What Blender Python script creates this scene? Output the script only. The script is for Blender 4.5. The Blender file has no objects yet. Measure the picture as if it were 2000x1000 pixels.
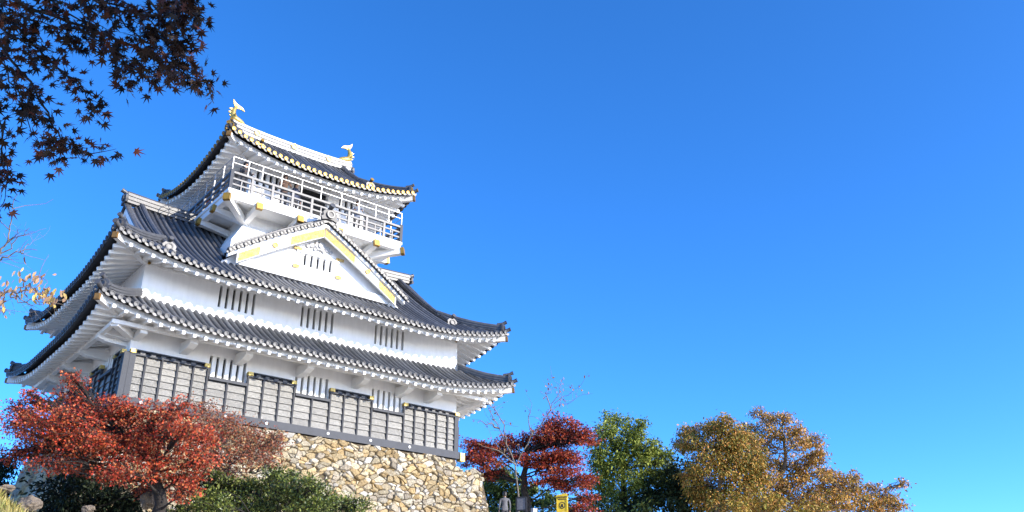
import bpy, math, random
import numpy as np
from mathutils import Vector, Matrix, noise
random.seed(7); RNG = np.random.default_rng(7)
S = bpy.context.scene; COL = S.collection
V = Vector; R = math.radians

# ------------------------------------------------------------------ camera
CP = V((-8.59259, -31.53185, -7.96173)); YAW, PIT, FPX = -0.68461, 0.42527, 1760.96
_r = V((math.cos(YAW), math.sin(YAW), 0)); _h = V((-math.sin(YAW), math.cos(YAW), 0))
_F = _h*math.cos(PIT) + V((0, 0, math.sin(PIT))); _U = -_h*math.sin(PIT) + V((0, 0, math.cos(PIT)))
cam = bpy.data.cameras.new('camera'); co = bpy.data.objects.new('camera', cam); COL.objects.link(co)
M3 = Matrix((_r, _U, -_F)).transposed(); co.matrix_world = Matrix.Translation(CP) @ M3.to_4x4()
cam.sensor_width = 36; cam.lens = 36*FPX/2000; cam.clip_start = 0.1; cam.clip_end = 9000
S.camera = co
def at(u, v, d):            # a spot d metres ahead of the viewpoint in the direction of a spot in the photograph
    return CP + (_F + _r*((u-1000)/FPX) - _U*((v-500)/FPX))*d

# ------------------------------------------------------------------ sky, sun, exposure
EL, AZ = R(21), R(24)
SUN = V((math.sin(AZ)*math.cos(EL), -math.cos(AZ)*math.cos(EL), math.sin(EL)))
w = bpy.data.worlds.new('World'); S.world = w; w.use_nodes = True
nt = w.node_tree; bg = nt.nodes['Background']
sk = nt.nodes.new('ShaderNodeTexSky'); sk.sky_type = 'NISHITA'; sk.sun_disc = False
sk.sun_elevation = EL; sk.sun_rotation = math.atan2(SUN.x, SUN.y)
sk.altitude = 1900; sk.air_density = 0.65; sk.dust_density = 2.2; sk.ozone_density = 5.5
hs = nt.nodes.new('ShaderNodeHueSaturation'); hs.inputs['Saturation'].default_value = 1.15; hs.inputs['Value'].default_value = 1.60; hs.inputs['Hue'].default_value = 0.502
nt.links.new(sk.outputs[0], hs.inputs['Color']); nt.links.new(hs.outputs[0], bg.inputs[0])
bg.inputs[1].default_value = 0.15
sl = bpy.data.lights.new('sun', 'SUN'); sl.energy = 3.5; sl.angle = R(0.5); sl.color = (1, 0.91, 0.77)
so = bpy.data.objects.new('sun', sl); COL.objects.link(so); so.rotation_euler = SUN.to_track_quat('Z', 'Y').to_euler()
S.view_settings.view_transform = 'Standard'; S.view_settings.look = 'None'
S.view_settings.exposure = 1.1; S.view_settings.gamma = 1

# ------------------------------------------------------------------ materials
def mat(name, col, rough=0.7, var=0.0, scale=3.0, bump=0.0, bscale=20.0, metal=0.0, spec=0.5, col2=None, attr=None, trans=0.0, stretch=None):
    m = bpy.data.materials.new(name); m.use_nodes = True; t = m.node_tree; b = t.nodes['Principled BSDF']
    b.inputs['Roughness'].default_value = rough; b.inputs['Metallic'].default_value = metal
    b.inputs['Specular IOR Level'].default_value = spec
    c4 = (*col, 1); b.inputs['Base Color'].default_value = c4; src = None
    tc = t.nodes.new('ShaderNodeTexCoord'); vec = tc.outputs['Object']
    if stretch:
        mp = t.nodes.new('ShaderNodeMapping'); mp.inputs['Scale'].default_value = stretch
        t.links.new(vec, mp.inputs[0]); vec = mp.outputs[0]
    if attr:
        a = t.nodes.new('ShaderNodeAttribute'); a.attribute_name = attr; src = a.outputs['Color']
    if var or col2:
        n = t.nodes.new('ShaderNodeTexNoise'); n.inputs['Scale'].default_value = scale; n.inputs['Detail'].default_value = 8
        n.inputs['Roughness'].default_value = 0.65; t.links.new(vec, n.inputs['Vector'])
        rp = t.nodes.new('ShaderNodeMapRange'); rp.inputs[1].default_value = 0.3; rp.inputs[2].default_value = 0.7
        t.links.new(n.outputs[0], rp.inputs[0])
        mx = t.nodes.new('ShaderNodeMix'); mx.data_type = 'RGBA'; t.links.new(rp.outputs[0], mx.inputs[0])
        if attr:
            mx.blend_type = 'MULTIPLY'; t.links.new(src, mx.inputs[6]); k = 1-var; mx.inputs[7].default_value = (k, k, k, 1)
        else:
            lo = col2 if col2 else tuple(c*(1-var) for c in col)
            mx.inputs[6].default_value = c4; mx.inputs[7].default_value = (*lo, 1)
        src = mx.outputs[2]
    if src: t.links.new(src, b.inputs['Base Color'])
    if bump:
        n2 = t.nodes.new('ShaderNodeTexNoise'); n2.inputs['Scale'].default_value = bscale; n2.inputs['Detail'].default_value = 6
        t.links.new(vec, n2.inputs['Vector']); bp = t.nodes.new('ShaderNodeBump'); bp.inputs['Strength'].default_value = bump
        bp.inputs['Distance'].default_value = 0.05
        t.links.new(n2.outputs[0], bp.inputs['Height']); t.links.new(bp.outputs[0], b.inputs['Normal'])
    if trans:
        tr = t.nodes.new('ShaderNodeBsdfTranslucent'); ms = t.nodes.new('ShaderNodeMixShader'); ms.inputs[0].default_value = trans
        if src: t.links.new(src, tr.inputs[0])
        else: tr.inputs[0].default_value = c4
        out = t.nodes['Material Output']; t.links.new(b.outputs[0], ms.inputs[1]); t.links.new(tr.outputs[0], ms.inputs[2])
        t.links.new(ms.outputs[0], out.inputs[0])
    return m
PL = mat('white_plaster', (.90, .89, .87), .75, .10, 2.2, .08, 14, stretch=(2.2, 2.2, .45))
PLW = mat('white_painted_wood', (.86, .85, .82), .6, .10, 2.5, .06, 25)
TILE = mat('grey_roof_tile', (.112, .113, .118), .42, .5, 4, .12, 30, .1, .55)
TILEV = mat('weathered_roof_tile', (1, 1, 1), .42, .45, 3.5, .15, 30, .1, .55, attr='tone')
TILED = mat('tile_trough', (.055, .057, .068), .6, .4, 6, .15, 25)
TEND = mat('tile_end', (.085, .085, .088), .5, .35, 9)
GOLD = mat('gold_leaf', (.40, .235, .035), .42, .35, 6, .15, 40, .35, .5)
BRASS = mat('aged_brass', (.30, .16, .045), .5, .4, 8, .1, 30, .3, .4)
GOLDP = mat('gold_ornament', (.46, .26, .03), .45, 0, 11, .9, 22, .25, .5, col2=(.60, .46, .20))
GOLDL = mat('pale_gold', (.50, .36, .10), .35, .2, 8, .25, 30, .45, .5)
BLK = mat('black_lacquered_wood', (.030, .033, .042), .62, .3, 6, .1, 30, 0, .3)
BOARD = mat('weathered_board', (1, 1, 1), .35, .55, 6, .5, 14, 0, .8, attr='tone', stretch=(1.2, 1.2, 4))
SILL = mat('grey_sill_metal', (.034, .040, .054), .6, .3, 5, .1, 20, .0, .4)
RAIL = mat('grey_rail_wood', (.085, .09, .105), .45, .35, 8, .1, 20, 0, .6)
STEEL = mat('light_steel', (.45, .46, .48), .4, .1, 8, 0, 1, .4)
CARV = mat('carved_plaster', (.42, .42, .43), .7, .3, 12)
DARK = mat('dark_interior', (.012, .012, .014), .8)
STONE = mat('rubble_stone', (1, 1, 1), .9, .5, 12, 1.0, 13, attr='tone')
MORT = mat('stone_gap_soil', (.12, .09, .055), .95, .5, 6, .5, 12)
ROCK = mat('grey_rock', (.24, .19, .14), .92, 0, 4.5, 1.0, 9, col2=(.09, .075, .06))
BARK = mat('dark_bark', (.032, .026, .022), .9, .5, 6, .6, 25)
PBARK = mat('pale_bark', (.22, .19, .16), .85, .4, 7, .4, 25)
GBARK = mat('grey_bark', (.20, .17, .14), .9, .4, 7, .5, 25)
LEAF = mat('leaf', (1, 1, 1), .55, attr='tone', trans=.16, spec=.3)
GLEAF = mat('glossy_leaf', (1, 1, 1), .38, attr='tone', trans=.15, spec=.5)
DLEAF = mat('thick_leaf', (1, 1, 1), .6, attr='tone', trans=.10, spec=.25)
SOIL = mat('gravel_ground', (.44, .39, .31), .95, 0, .6, .5, 9, col2=(.34, .30, .23))
TURF = mat('dry_turf', (.25, .21, .06), .95, 0, 2.2, .8, 14, col2=(.11, .12, .03))

# ------------------------------------------------------------------ mesh builder
class MB:
    def __init__(s): s.v = []; s.f = []; s.m = []; s.s = []; s.t = []; s.tone = None
    def add(s, vs, fs, mi=0, sm=False):
        o = len(s.v); s.v += [tuple(p) for p in vs]; s.t += [s.tone or (1, 1, 1)]*len(vs)
        for f in fs: s.f.append([i+o for i in f]); s.m.append(mi); s.s.append(sm)
    def box(s, a, b, mi=0):
        x0, y0, z0 = a; x1, y1, z1 = b
        s.add([(x0,y0,z0),(x1,y0,z0),(x1,y1,z0),(x0,y1,z0),(x0,y0,z1),(x1,y0,z1),(x1,y1,z1),(x0,y1,z1)],
              [(3,2,1,0),(4,5,6,7),(0,1,5,4),(1,2,6,5),(2,3,7,6),(3,0,4,7)], mi)
    def bar(s, p, q, wd, h, mi=0, up=(0, 0, 1)):
        p = V(p); q = V(q); d = (q-p).normalized(); a = d.cross(V(up))
        if a.length < 1e-4: a = d.cross(V((0, 1, 0)))
        a.normalize(); b = a.cross(d); a *= wd/2; b *= h/2
        vs = [p-a-b, p+a-b, p+a+b, p-a+b, q-a-b, q+a-b, q+a+b, q-a+b]
        s.add(vs, [(3,2,1,0),(4,5,6,7),(0,1,5,4),(1,2,6,5),(2,3,7,6),(3,0,4,7)], mi)
    def tube(s, path, rad, n=6, mi=0, cap=True, sm=True):
        path = [V(p) for p in path]; k = len(path)
        if not hasattr(rad, '__len__'): rad = [rad]*k
        rings = []; ref = None
        for i, p in enumerate(path):
            t = (path[min(i+1, k-1)]-path[max(i-1, 0)])
            if t.length < 1e-9: t = V((0, 0, 1))
            t.normalize()
            if ref is None: ref = t.cross(V((.31, .2, .93))); ref = ref if ref.length > .1 else t.cross(V((1, 0, 0)))
            ref = (ref - t*ref.dot(t)); ref.normalize(); b = t.cross(ref)
            rings += [p + (ref*math.cos(2*math.pi*j/n) + b*math.sin(2*math.pi*j/n))*rad[i] for j in range(n)]
        fs = [(i*n+j, i*n+(j+1) % n, (i+1)*n+(j+1) % n, (i+1)*n+j) for i in range(k-1) for j in range(n)]
        s.add(rings, fs, mi, sm)
        if cap:
            s.add(rings[:n], [list(range(n))[::-1]], mi); s.add(rings[-n:], [list(range(n))], mi)
    def sweep(s, path, prof, mi=0, sm=False, sidev=None):   # prof: closed polygon (side, up)
        path = [V(p) for p in path]; k = len(path); n = len(prof); vs = []
        for i, p in enumerate(path):
            t = path[min(i+1, k-1)]-path[max(i-1, 0)]
            a = V(sidev) if sidev else V((t.y, -t.x, 0)).normalized()
            vs += [p + a*x + V((0, 0, y)) for x, y in prof]
        fs = [(i*n+j, (i+1)*n+j, (i+1)*n+(j+1) % n, i*n+(j+1) % n) for i in range(k-1) for j in range(n)]
        s.add(vs, fs, mi, sm); s.add(vs[:n], [list(range(n))], mi); s.add(vs[-n:], [list(range(n))[::-1]], mi)
    def plate(s, pts, th, mi=0):           # polygon of 3D points thickened by the vector th
        n = len(pts); pts = [V(p) for p in pts]; th = V(th); vs = pts + [p+th for p in pts]
        s.add(vs, [list(range(n))[::-1], list(range(n, 2*n))] + [(i, (i+1) % n, n+(i+1) % n, n+i) for i in range(n)], mi)
    def disc(s, c, nrm, r, ln, n=12, mi=0, rim=None, mi2=None):
        c = V(c); nrm = V(nrm).normalized(); a = nrm.cross(V((0, 0, 1))); a = a.normalized() if a.length > .05 else V((1, 0, 0)); b = nrm.cross(a)
        ring = lambda rr, off: [c + nrm*off + (a*math.cos(2*math.pi*j/n)+b*math.sin(2*math.pi*j/n))*rr for j in range(n)]
        if rim is None:
            vs = ring(r, 0)+ring(r, ln)
            s.add(vs, [(j, (j+1) % n, n+(j+1) % n, n+j) for j in range(n)]+[list(range(n, 2*n)), list(range(n))[::-1]], mi)
        else:
            vs = ring(r, 0)+ring(r, ln)+ring(rim, ln)+ring(rim, ln*.55)
            s.add(vs, [(i*n+j, i*n+(j+1) % n, (i+1)*n+(j+1) % n, (i+1)*n+j) for i in range(3) for j in range(n)], mi)
            s.add(vs[3*n:], [list(range(n))], mi2 if mi2 is not None else mi)
    def build(s, name, mats, parent=None, kind=None, label=None):
        me = bpy.data.meshes.new(name); me.from_pydata(s.v, [], s.f)
        for m in (mats if isinstance(mats, (list, tuple)) else [mats]): me.materials.append(m)
        me.polygons.foreach_set('material_index', s.m); me.polygons.foreach_set('use_smooth', s.s); me.update()
        if s.tone:
            a = me.attributes.new('tone', 'FLOAT_COLOR', 'POINT'); a.data.foreach_set('color', np.array([(*c, 1) for c in s.t], np.float32).ravel())
        o = bpy.data.objects.new(name, me); COL.objects.link(o)
        if parent: o.parent = parent
        if kind: o['kind'] = kind
        if label: o['label'] = label
        return o
def tag(o, label, cat, group=None, kind=None):
    if kind: o['kind'] = kind
    o['label'] = label; o['category'] = cat
    if group: o['group'] = group
    return o
def thing(name, label, cat, loc=(0, 0, 0), group=None):
    o = bpy.data.objects.new(name, None); COL.objects.link(o); o.location = loc; o.empty_display_size = .3
    return tag(o, label, cat, group)
def rebase(o):   # after building children in world space under a moved Empty
    for c in o.children: c.location = V(c.location) - o.location
def copy_part(o, parent, loc):
    c = o.copy(); COL.objects.link(c); c.parent = parent; c.location = loc
    for ch in o.children:
        d = ch.copy(); COL.objects.link(d); d.parent = c
    return c

# ------------------------------------------------------------------ ground
def ground_z(x, y):
    def ss(t): t = np.clip(t, 0, 1); return t*t*(3-2*t)
    z = -9.6 + 5.0*ss((y+31)/27.0*0.98)
    z = z + 2.0*ss((y+4)/5.0)*ss((x-12)/3.0) + 1.0*ss((y+1)/4)
    r = np.hypot(x-7, y-8); z = z - 45*ss((r-75)/160.) - 120*ss((r-230)/1500.)
    z = z + 2.0*np.exp(-(((x+7.6)/2.3)**2 + ((y+13.6)/3.0)**2))
    return z + .12*np.sin(x*.9+1)*np.sin(y*.7) + .06*np.sin(x*2.3)*np.sin(y*2.9+.5)
def make_ground():
    g = np.concatenate([-np.geomspace(4000, 45, 22), np.linspace(-40, 60, 134), np.geomspace(66, 4000, 22)])
    X, Y = np.meshgrid(g, g); Z = ground_z(X, Y); n = len(g)
    vs = np.stack([X, Y, Z], -1).reshape(-1, 3)
    i = np.arange(n*n).reshape(n, n); fs = np.stack([i[:-1, :-1], i[:-1, 1:], i[1:, 1:], i[1:, :-1]], -1).reshape(-1, 4)
    me = bpy.data.meshes.new('ground'); me.from_pydata(vs.tolist(), [], fs.tolist()); me.materials.append(SOIL); me.materials.append(TURF)
    cx = vs[fs].mean(1); mi = (((cx[:, 0]+7.6)/3.4)**2+((cx[:, 1]+13.6)/4)**2 < 1).astype(np.int32)
    me.polygons.foreach_set('material_index', mi); me.polygons.foreach_set('use_smooth', np.ones(len(fs), bool)); me.update()
    o = bpy.data.objects.new('ground', me); COL.objects.link(o); o['kind'] = 'structure'
make_ground()

# ------------------------------------------------------------------ castle
W, D = 14.0, 8.87
MX, MY = W/2, D/2
castle = thing('castle', 'tall white plaster castle keep with grey tiled roofs above the rubble stone base', 'castle', (0, 0, 0))

def wall_box(mb, axis, pos, th, a0, a1, z0, z1, holes, mi=0):
    """wall sheet with real thickness and rectangular openings; axis 'x' runs along x at y=pos (outer face), 'y' along y at x=pos; th points inward"""
    xs = sorted({a0, a1, *[h[0] for h in holes], *[h[1] for h in holes]}); zs = sorted({z0, z1, *[h[2] for h in holes], *[h[3] for h in holes]})
    def inh(x, z): return any(h[0] < x < h[1] and h[2] < z < h[3] for h in holes)
    for i in range(len(xs)-1):
        j = 0
        while j < len(zs)-1:
            if inh((xs[i]+xs[i+1])/2, (zs[j]+zs[j+1])/2): j += 1; continue
            k = j
            while k < len(zs)-1 and not inh((xs[i]+xs[i+1])/2, (zs[k]+zs[k+1])/2): k += 1
            lo, hi = min(pos, pos+th), max(pos, pos+th)
            if axis == 'x': mb.box((xs[i], lo, zs[j]), (xs[i+1], hi, zs[k]), mi)
            else: mb.box((lo, xs[i], zs[j]), (hi, xs[i+1], zs[k]), mi)
            j = k
def lattice_window(parent, axis, pos, inw, a0, a1, z0, z1, nslit, slit, label=None):
    """recessed opening: dark back, white bars flush with the wall; each bar is a sub-part"""
    mb = MB(); d0, d1 = pos+inw*.20, pos+inw*.26
    lo, hi = min(d0, d1), max(d0, d1)
    if axis == 'x': mb.box((a0, lo, z0), (a1, hi, z1))
    else: mb.box((lo, a0, z0), (hi, a1, z1))
    wd = mb.build('lattice_window', DARK, parent, label=label)
    pitch = (a1-a0-slit)/(nslit-1); bw = pitch-slit; lo, hi = sorted((pos+inw*.012, pos+inw*.15))
    for k in range(nslit-1):
        b = MB(); s0 = a0+slit+k*pitch
        if axis == 'x': b.box((s0, lo, z0), (s0+bw, hi, z1))
        else: b.box((lo, s0, z0), (hi, s0+bw, z1))
        b.build('bar', PLW, wd)
    return wd

# ---- storey one and two walls
WX = [(2.82, 4.30), (6.26, 7.74), (9.70, 11.18)]
WY = [(1.0, 2.4), (3.74, 5.14), (6.47, 7.87)]
mb = MB()
wall_box(mb, 'x', 0, .3, 0, W, 0, 2.95, [(a+.03, b-.03, 1.53, 2.37) for a, b in WX])
wall_box(mb, 'y', 0, .3, .3, D-.3, 0, 2.95, [(a+.03, b-.03, 1.53, 2.37) for a, b in WY])
mb.box((.3, D-.3, 0), (W-.3, D, 2.95)); mb.box((W-.3, .3, 0), (W, D, 2.95))
w1 = mb.build('wall', PL, castle, label='lowest white wall behind the dark board panels')
for i, (a, b) in enumerate(WX): lattice_window(castle, 'x', 0, 1, a+.03, b-.03, 1.53, 2.37, 6, .105)
for i, (a, b) in enumerate(WY): lattice_window(castle, 'y', 0, 1, a+.03, b-.03, 1.53, 2.37, 6, .105)
W2X = [(2.86, 4.31), (6.275, 7.725), (9.69, 11.14)]
mb = MB()
wall_box(mb, 'x', .02, .3, .02, W-.02, 2.95, 5.5, [(a, b, 4.30, 5.17) for a, b in W2X])
wall_box(mb, 'y', .02, .3, .32, D-.32, 2.95, 5.5, [(3.7, 5.15, 4.30, 5.17)])
mb.box((.32, D-.32, 2.95), (W-.32, D-.02, 5.5)); mb.box((W-.32, .32, 2.95), (W-.02, D-.02, 5.5))
w2 = mb.build('wall', PL, castle, label='upper white wall between the two big roofs')
for a, b in W2X: lattice_window(castle, 'x', .02, 1, a, b, 4.30, 5.17, 6, .105)
lattice_window(castle, 'y', .02, 1, 3.7, 5.15, 4.30, 5.17, 6, .105)
mb = MB(); mb.box((-.02, -.025, 5.22), (W+.02, .018, 5.27)); mb.box((-.02, -.03, 5.36), (W+.02, .016, 5.40))
mb.box((-.025, .03, 5.22), (.018, D, 5.27)); mb.box((-.03, .03, 5.36), (.016, D, 5.40))
mb.build('wall_moulding', PLW, castle)
for x in (.12, 2.86, 4.55, 6.10, 7.95, 9.55, 11.3, W-.12):
    m = MB(); m.disc((x, .02, 5.31), (0, -1, 0), .062, .06, 12, 0, .035); m.build('gold_stud', GOLD, castle)

# ---- black board panels of storey one
def siding(axis, pos, a0, a1, top, nb, inw, low=False, first=False, last=False):
    """clapboards; battens and gold fittings are sub-parts"""
    mb = MB(); n = 6 if top > 1.6 else 4; z0 = .32; hb = (top-.04-z0)/n
    def q(a, d, z): return (a, pos-inw*d, z) if axis == 'x' else (pos-inw*d, a, z)
    flip = (axis == 'y') != (inw < 0)
    for k in range(n):
        zb, zt = z0+k*hb, z0+(k+1)*hb
        nseg = nb; 
        for i in range(nseg):
            b0, b1 = a0+(a1-a0)*i/nseg, a0+(a1-a0)*(i+1)/nseg
            q0 = random.uniform(.8, 1.2); mb.tone = (.235*q0, .225*q0, .20*q0)
            vs = [q(b0, .062, zb), q(b1, .062, zb), q(b1, .014, zt), q(b0, .014, zt), q(b0, 0.0, zb), q(b1, 0.0, zb)]
            fs = [(0, 1, 2, 3), (4, 5, 1, 0)]
            mb.add(vs, [f[::-1] for f in fs] if flip else fs)
    sd = mb.build('siding_panel', BOARD, castle)
    def bx(m, a, b, d0, d1, zz0, zz1, mi=0):
        p, r = q(a, d1, zz0), q(b, d0, zz1); m.box(tuple(map(min, p, r)), tuple(map(max, p, r)), mi)
    ts = [a0+(a1-a0)*i/nb for i in range(nb+1)]
    for i, t in enumerate(ts):
        if low and i in (0, nb): continue
        m = MB(); wd = .20 if (first and i == 0) or (last and i == nb) else .065
        c = t + (wd/2 if i == 0 else -wd/2 if i == nb else 0); bx(m, c-wd/2, c+wd/2, .01, .10, .30, top-.005); m.build('batten', BLK if wd < .1 else SILL, sd)
    if low:
        m = MB(); bx(m, a0+.003, a1-.003, -.02, .13, top, top+.11); m.build('window_sill', SILL, sd)
    else:
        m = MB(); bx(m, a0-.01, a1+.01, .0, .10, top, top+.05); m.build('rail', SILL, sd)
        m = MB(); bx(m, a0+.16, a1-.16, -.02, .13, top+.14, top+.19)
        bx(m, a0+.16, a1-.16, -.02, .02, top+.05, top+.14); m.build('coping', BLK, sd)
        k = 0; t = a0+.34
        while t < a1-.34:
            m = MB(); bx(m, t, t+.17, .022, .075, top+.055, top+.135); m.build('coping_block', TEND, sd); t += .36
        for e in (a0-.01, a1-.19):
            m = MB(); bx(m, e, e+.20, -.02, .14, top+.052, top+.185); m.build('gold_fitting', GOLDL, sd)
siding('x', -.10, 0, 2.82, 1.80, 5, 1, first=True)
siding('x', -.10, 2.83, 4.29, 1.42, 2, 1, low=True)
siding('x', -.10, 4.30, 6.26, 1.80, 3, 1)
siding('x', -.10, 6.27, 7.73, 1.42, 2, 1, low=True)
siding('x', -.10, 7.74, 9.70, 1.80, 3, 1)
siding('x', -.10, 9.71, 11.17, 1.42, 2, 1, low=True)
siding('x', -.10, 11.18, 14.0, 1.80, 5, 1, last=True)
for a, b, lo in ((.0, 1.0, 0), (1.01, 2.39, 1), (2.4, 3.74, 0), (3.75, 5.13, 1), (5.14, 6.47, 0), (6.48, 7.86, 1), (7.87, D, 0)):
    siding('y', -.10, a, b, 1.42 if lo else 1.80, 2 if b-a < 1.5 else 3, 1, low=bool(lo))
mb = MB(); mb.box((-.19, -.19, .301), (.0, -.0, 1.86)); mb.build('corner_post', SILL, castle)
mb = MB(); mb.box((-.1, -.099, .0), (W+.1, -.001, 1.79)); mb.box((-.099, 0, .0), (-.001, D, 1.79))
mb.v = [(x, y, z if z < 1 else 1.41) for x, y, z in mb.v]
mb.build('panel_backing', BLK, castle)
mb = MB(); mb.box((-.26, -.26, 0), (W+.06, -.102, .30)); mb.box((-.26, -.101, 0), (-.102, D, .30)); mb.build('sill_beam', SILL, castle)
m = MB(); m.box((W+.065, -.30, -.08), (W+.30, -.05, .26)); m.build('beam_end_cap', GOLDL, castle)
for x in (.6, 3.6, 5.2, 7.75, 9.65, 11.5):
    m = MB(); m.disc((x, -.26, .16), (0, -1, 0), .055, .03, 12); m.build('round_boss', PLW, castle)

# ---- roofs -------------------------------------------------------
class Roof:
    def __init__(s, x0, x1, y0, y1, z0, prof, h, Lc, dm):
        s.x0, s.x1, s.y0, s.y1, s.z0, s.prof, s.h, s.Lc, s.dm = x0, x1, y0, y1, z0, prof, h, Lc, dm
        s.sides = {'front': (V((x0, y0, 0)), V((1, 0, 0)), V((0, 1, 0)), x1-x0), 'left': (V((x0, y1, 0)), V((0, -1, 0)), V((1, 0, 0)), y1-y0),
                   'back': (V((x1, y1, 0)), V((-1, 0, 0)), V((0, -1, 0)), x1-x0), 'right': (V((x1, y0, 0)), V((0, 1, 0)), V((-1, 0, 0)), y1-y0)}
    def lift(s, c): return s.h*max(0, 1-max(c, 0)/s.Lc)**2
    def z(s, c, d):
        dd = max(d, 0); return s.z0 + s.prof(dd) + min(d, 0)*.45 + s.lift(c)*max(0, 1-dd/s.dm)
    def pt(s, side, a, d, dz=0):
        O, A, I, L = s.sides[side]; p = O+A*a+I*d; p.z = s.z(min(a, L-a), d)+dz; return p
    def tiles(s, mb, side, dlim, sp=.265, r=.078, step=.55, skip=None):
        O, A, I, L = s.sides[side]; n = int(round(L/sp)); sp = L/n
        for k in range(n):
            q0 = random.uniform(.58, 1.42); mb.tone = (.118*q0, .119*q0, .123*q0)
            a = (k+.5)*sp; de = dlim(a, min(a, L-a)); 
            if de < .12: de = .12
            m = max(2, int(de/step)+2); ds = [-.09+(de+.09)*i/(m-1) for i in range(m)]
            # trough sheet
            vs = []
            for d in ds:
                for aa in (a-sp/2, a+sp/2): vs.append(s.pt(side, aa, d, -.015))
            mb.add(vs, [(2*i, 2*i+1, 2*i+3, 2*i+2) for i in range(m-1)], 1)
            # round cover tiles in overlapping lengths
            P = [s.pt(side, a, d) for d in ds]; ring = []; NS = 6
            for i, p in enumerate(P):
                t = (P[min(i+1, m-1)]-P[max(i-1, 0)]).normalized(); N = A.cross(t); N = N if N.z > 0 else -N
                ring += [p + A*(r*math.cos(math.pi*j/NS)) + N*(r*1.05*math.sin(math.pi*j/NS)) for j in range(NS+1)]
            q = NS+1; mb.add(ring, [(i*q+j, (i+1)*q+j, (i+1)*q+j+1, i*q+j+1) for i in range(m-1) for j in range(NS)], 0, True)
            # round end tile and the curved lip tile beside it
            c = s.pt(side, a, -.085); c.z += .018+random.uniform(-.012, .012)
            mb.disc(c, -I+V((0, 0, -.12)), .086, .05, 12, 2, .060, 3)
            lip = []
            for j in range(5):
                aa = a+sp*(.16+.17*j); e = s.pt(side, aa, -.09); dr = -.02-.045*math.sin(math.pi*j/4); lip += [e+V((0, 0, dr+.035)), e+V((0, 0, dr-.06))]
            mb.add(lip, [(2*j, 2*j+1, 2*j+3, 2*j+2) for j in range(4)], 0)
    def eave(s, side, zf, dwall, zw, roof_obj, front, rp=.39):
        """fascia, soffit sheet and rafters of one side"""
        O, A, I, L = s.sides[side]; n = int(L/.3)
        fa, so_ = MB(), MB(); kk = [L*i/n for i in range(n+1)]
        def zb(a): return s.z0-zf+s.lift(min(a, L-a))
        pr = []
        for a in kk:
            p = O+A*a; b = zb(a); top = s.z0-.045+s.lift(min(a, L-a))
            c = min(a, L-a); i0 = min(.0, c); 
            e0, e1 = min(.25, c), min(.31, c)
            pr += [V((*(p+I*e0).xy, b)), V((*(p+I*e0).xy, top)), V((*(p+I*e1).xy, top)), V((*(p+I*e1).xy, b))]
        fa.add(pr, [(i*4+j, i*4+(j+1) % 4, (i+1)*4+(j+1) % 4, (i+1)*4+j) for i in range(n) for j in range(4)])
        fa.build('fascia', PLW, roof_obj)
        vs = []
        for a in kk:
            c = min(a, L-a); d1 = min(dwall, max(c, .02)); p = O+A*a; b = zb(a)+.015
            d1 = max(d1, min(.27, c+.01)); f = d1/dwall; zz = b + (zw-b)*f
            vs += [V((*(p+I*min(.26, c)).xy, b)), V((*(p+I*d1).xy, zz))]
        so_.add(vs, [(2*i, 2*i+2, 2*i+3, 2*i+1) for i in range(n)]); so_.build('soffit', PLW, roof_obj)
        nr = int(L/rp); stuff = MB(); out = []
        for k in range(nr):
            a = (k+.5)*L/nr; c = min(a, L-a); d1 = min(dwall, c)
            if d1 < .32: continue
            b = zb(a); p = O+A*a+I*.13; q_ = O+A*a+I*d1; p.z = b-.045; q_.z = b-.045+(zw-b)*(d1/dwall)
            m = MB() if front else stuff; m.bar(p, q_, .115, .125)
            if front: out.append(m.build('rafter', PLW, roof_obj))
        if not front: stuff.build('rafter', PLW, roof_obj, kind='stuff')
RIDGE = [(-.12, 0), (-.12, .07), (-.15, .07), (-.15, .10), (-.12, .10), (-.12, .17), (-.145, .17), (-.145, .20), (-.09, .20), (-.09, .26), (-.045, .31), (.045, .31), (.09, .26),
         (.09, .20), (.145, .20), (.145, .17), (.12, .17), (.12, .10), (.15, .10), (.15, .07), (.12, .07), (.12, 0)]
def scale_prof(p, sx, sy): return [(x*sx, y*sy) for x, y in p]
def ogre_tile(parent, pos, out, sc=1.0, mats=None, horn=True):
    """ridge end ornament: shouldered plate with a round boss and a jutting round tile above"""
    out = V((out[0], out[1], 0)).normalized(); a = V((-out.y, out.x, 0)); pos = V(pos); m = MB()
    sh = [(-.26, 0), (-.30, .10), (-.22, .16), (-.25, .27), (-.17, .36), (-.07, .42), (.07, .42), (.17, .36), (.25, .27), (.22, .16), (.30, .10), (.26, 0), (.10, .05), (-.10, .05)]
    m.plate([pos + a*x*sc + V((0, 0, y*sc)) for x, y in sh], out*.09*sc, 0)
    m.disc(pos+out*.09*sc+V((0, 0, .21*sc)), out, .135*sc, .06*sc, 14, 1, .09*sc, 0)
    if horn:
        p0 = pos+V((0, 0, .40*sc))-out*.25*sc
        m.tube([p0, p0+out*.28*sc+V((0, 0, .03*sc)), p0+out*.44*sc+V((0, 0, .10*sc))], [.075*sc, .075*sc, .085*sc], 8, 0)
        m.disc(p0+out*.44*sc+V((0, 0, .10*sc)), out+V((0, 0, .4)), .09*sc, .03*sc, 10, 1)
    return m.build('ridge_end_ornament', mats or [TILE, TEND], parent)
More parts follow.
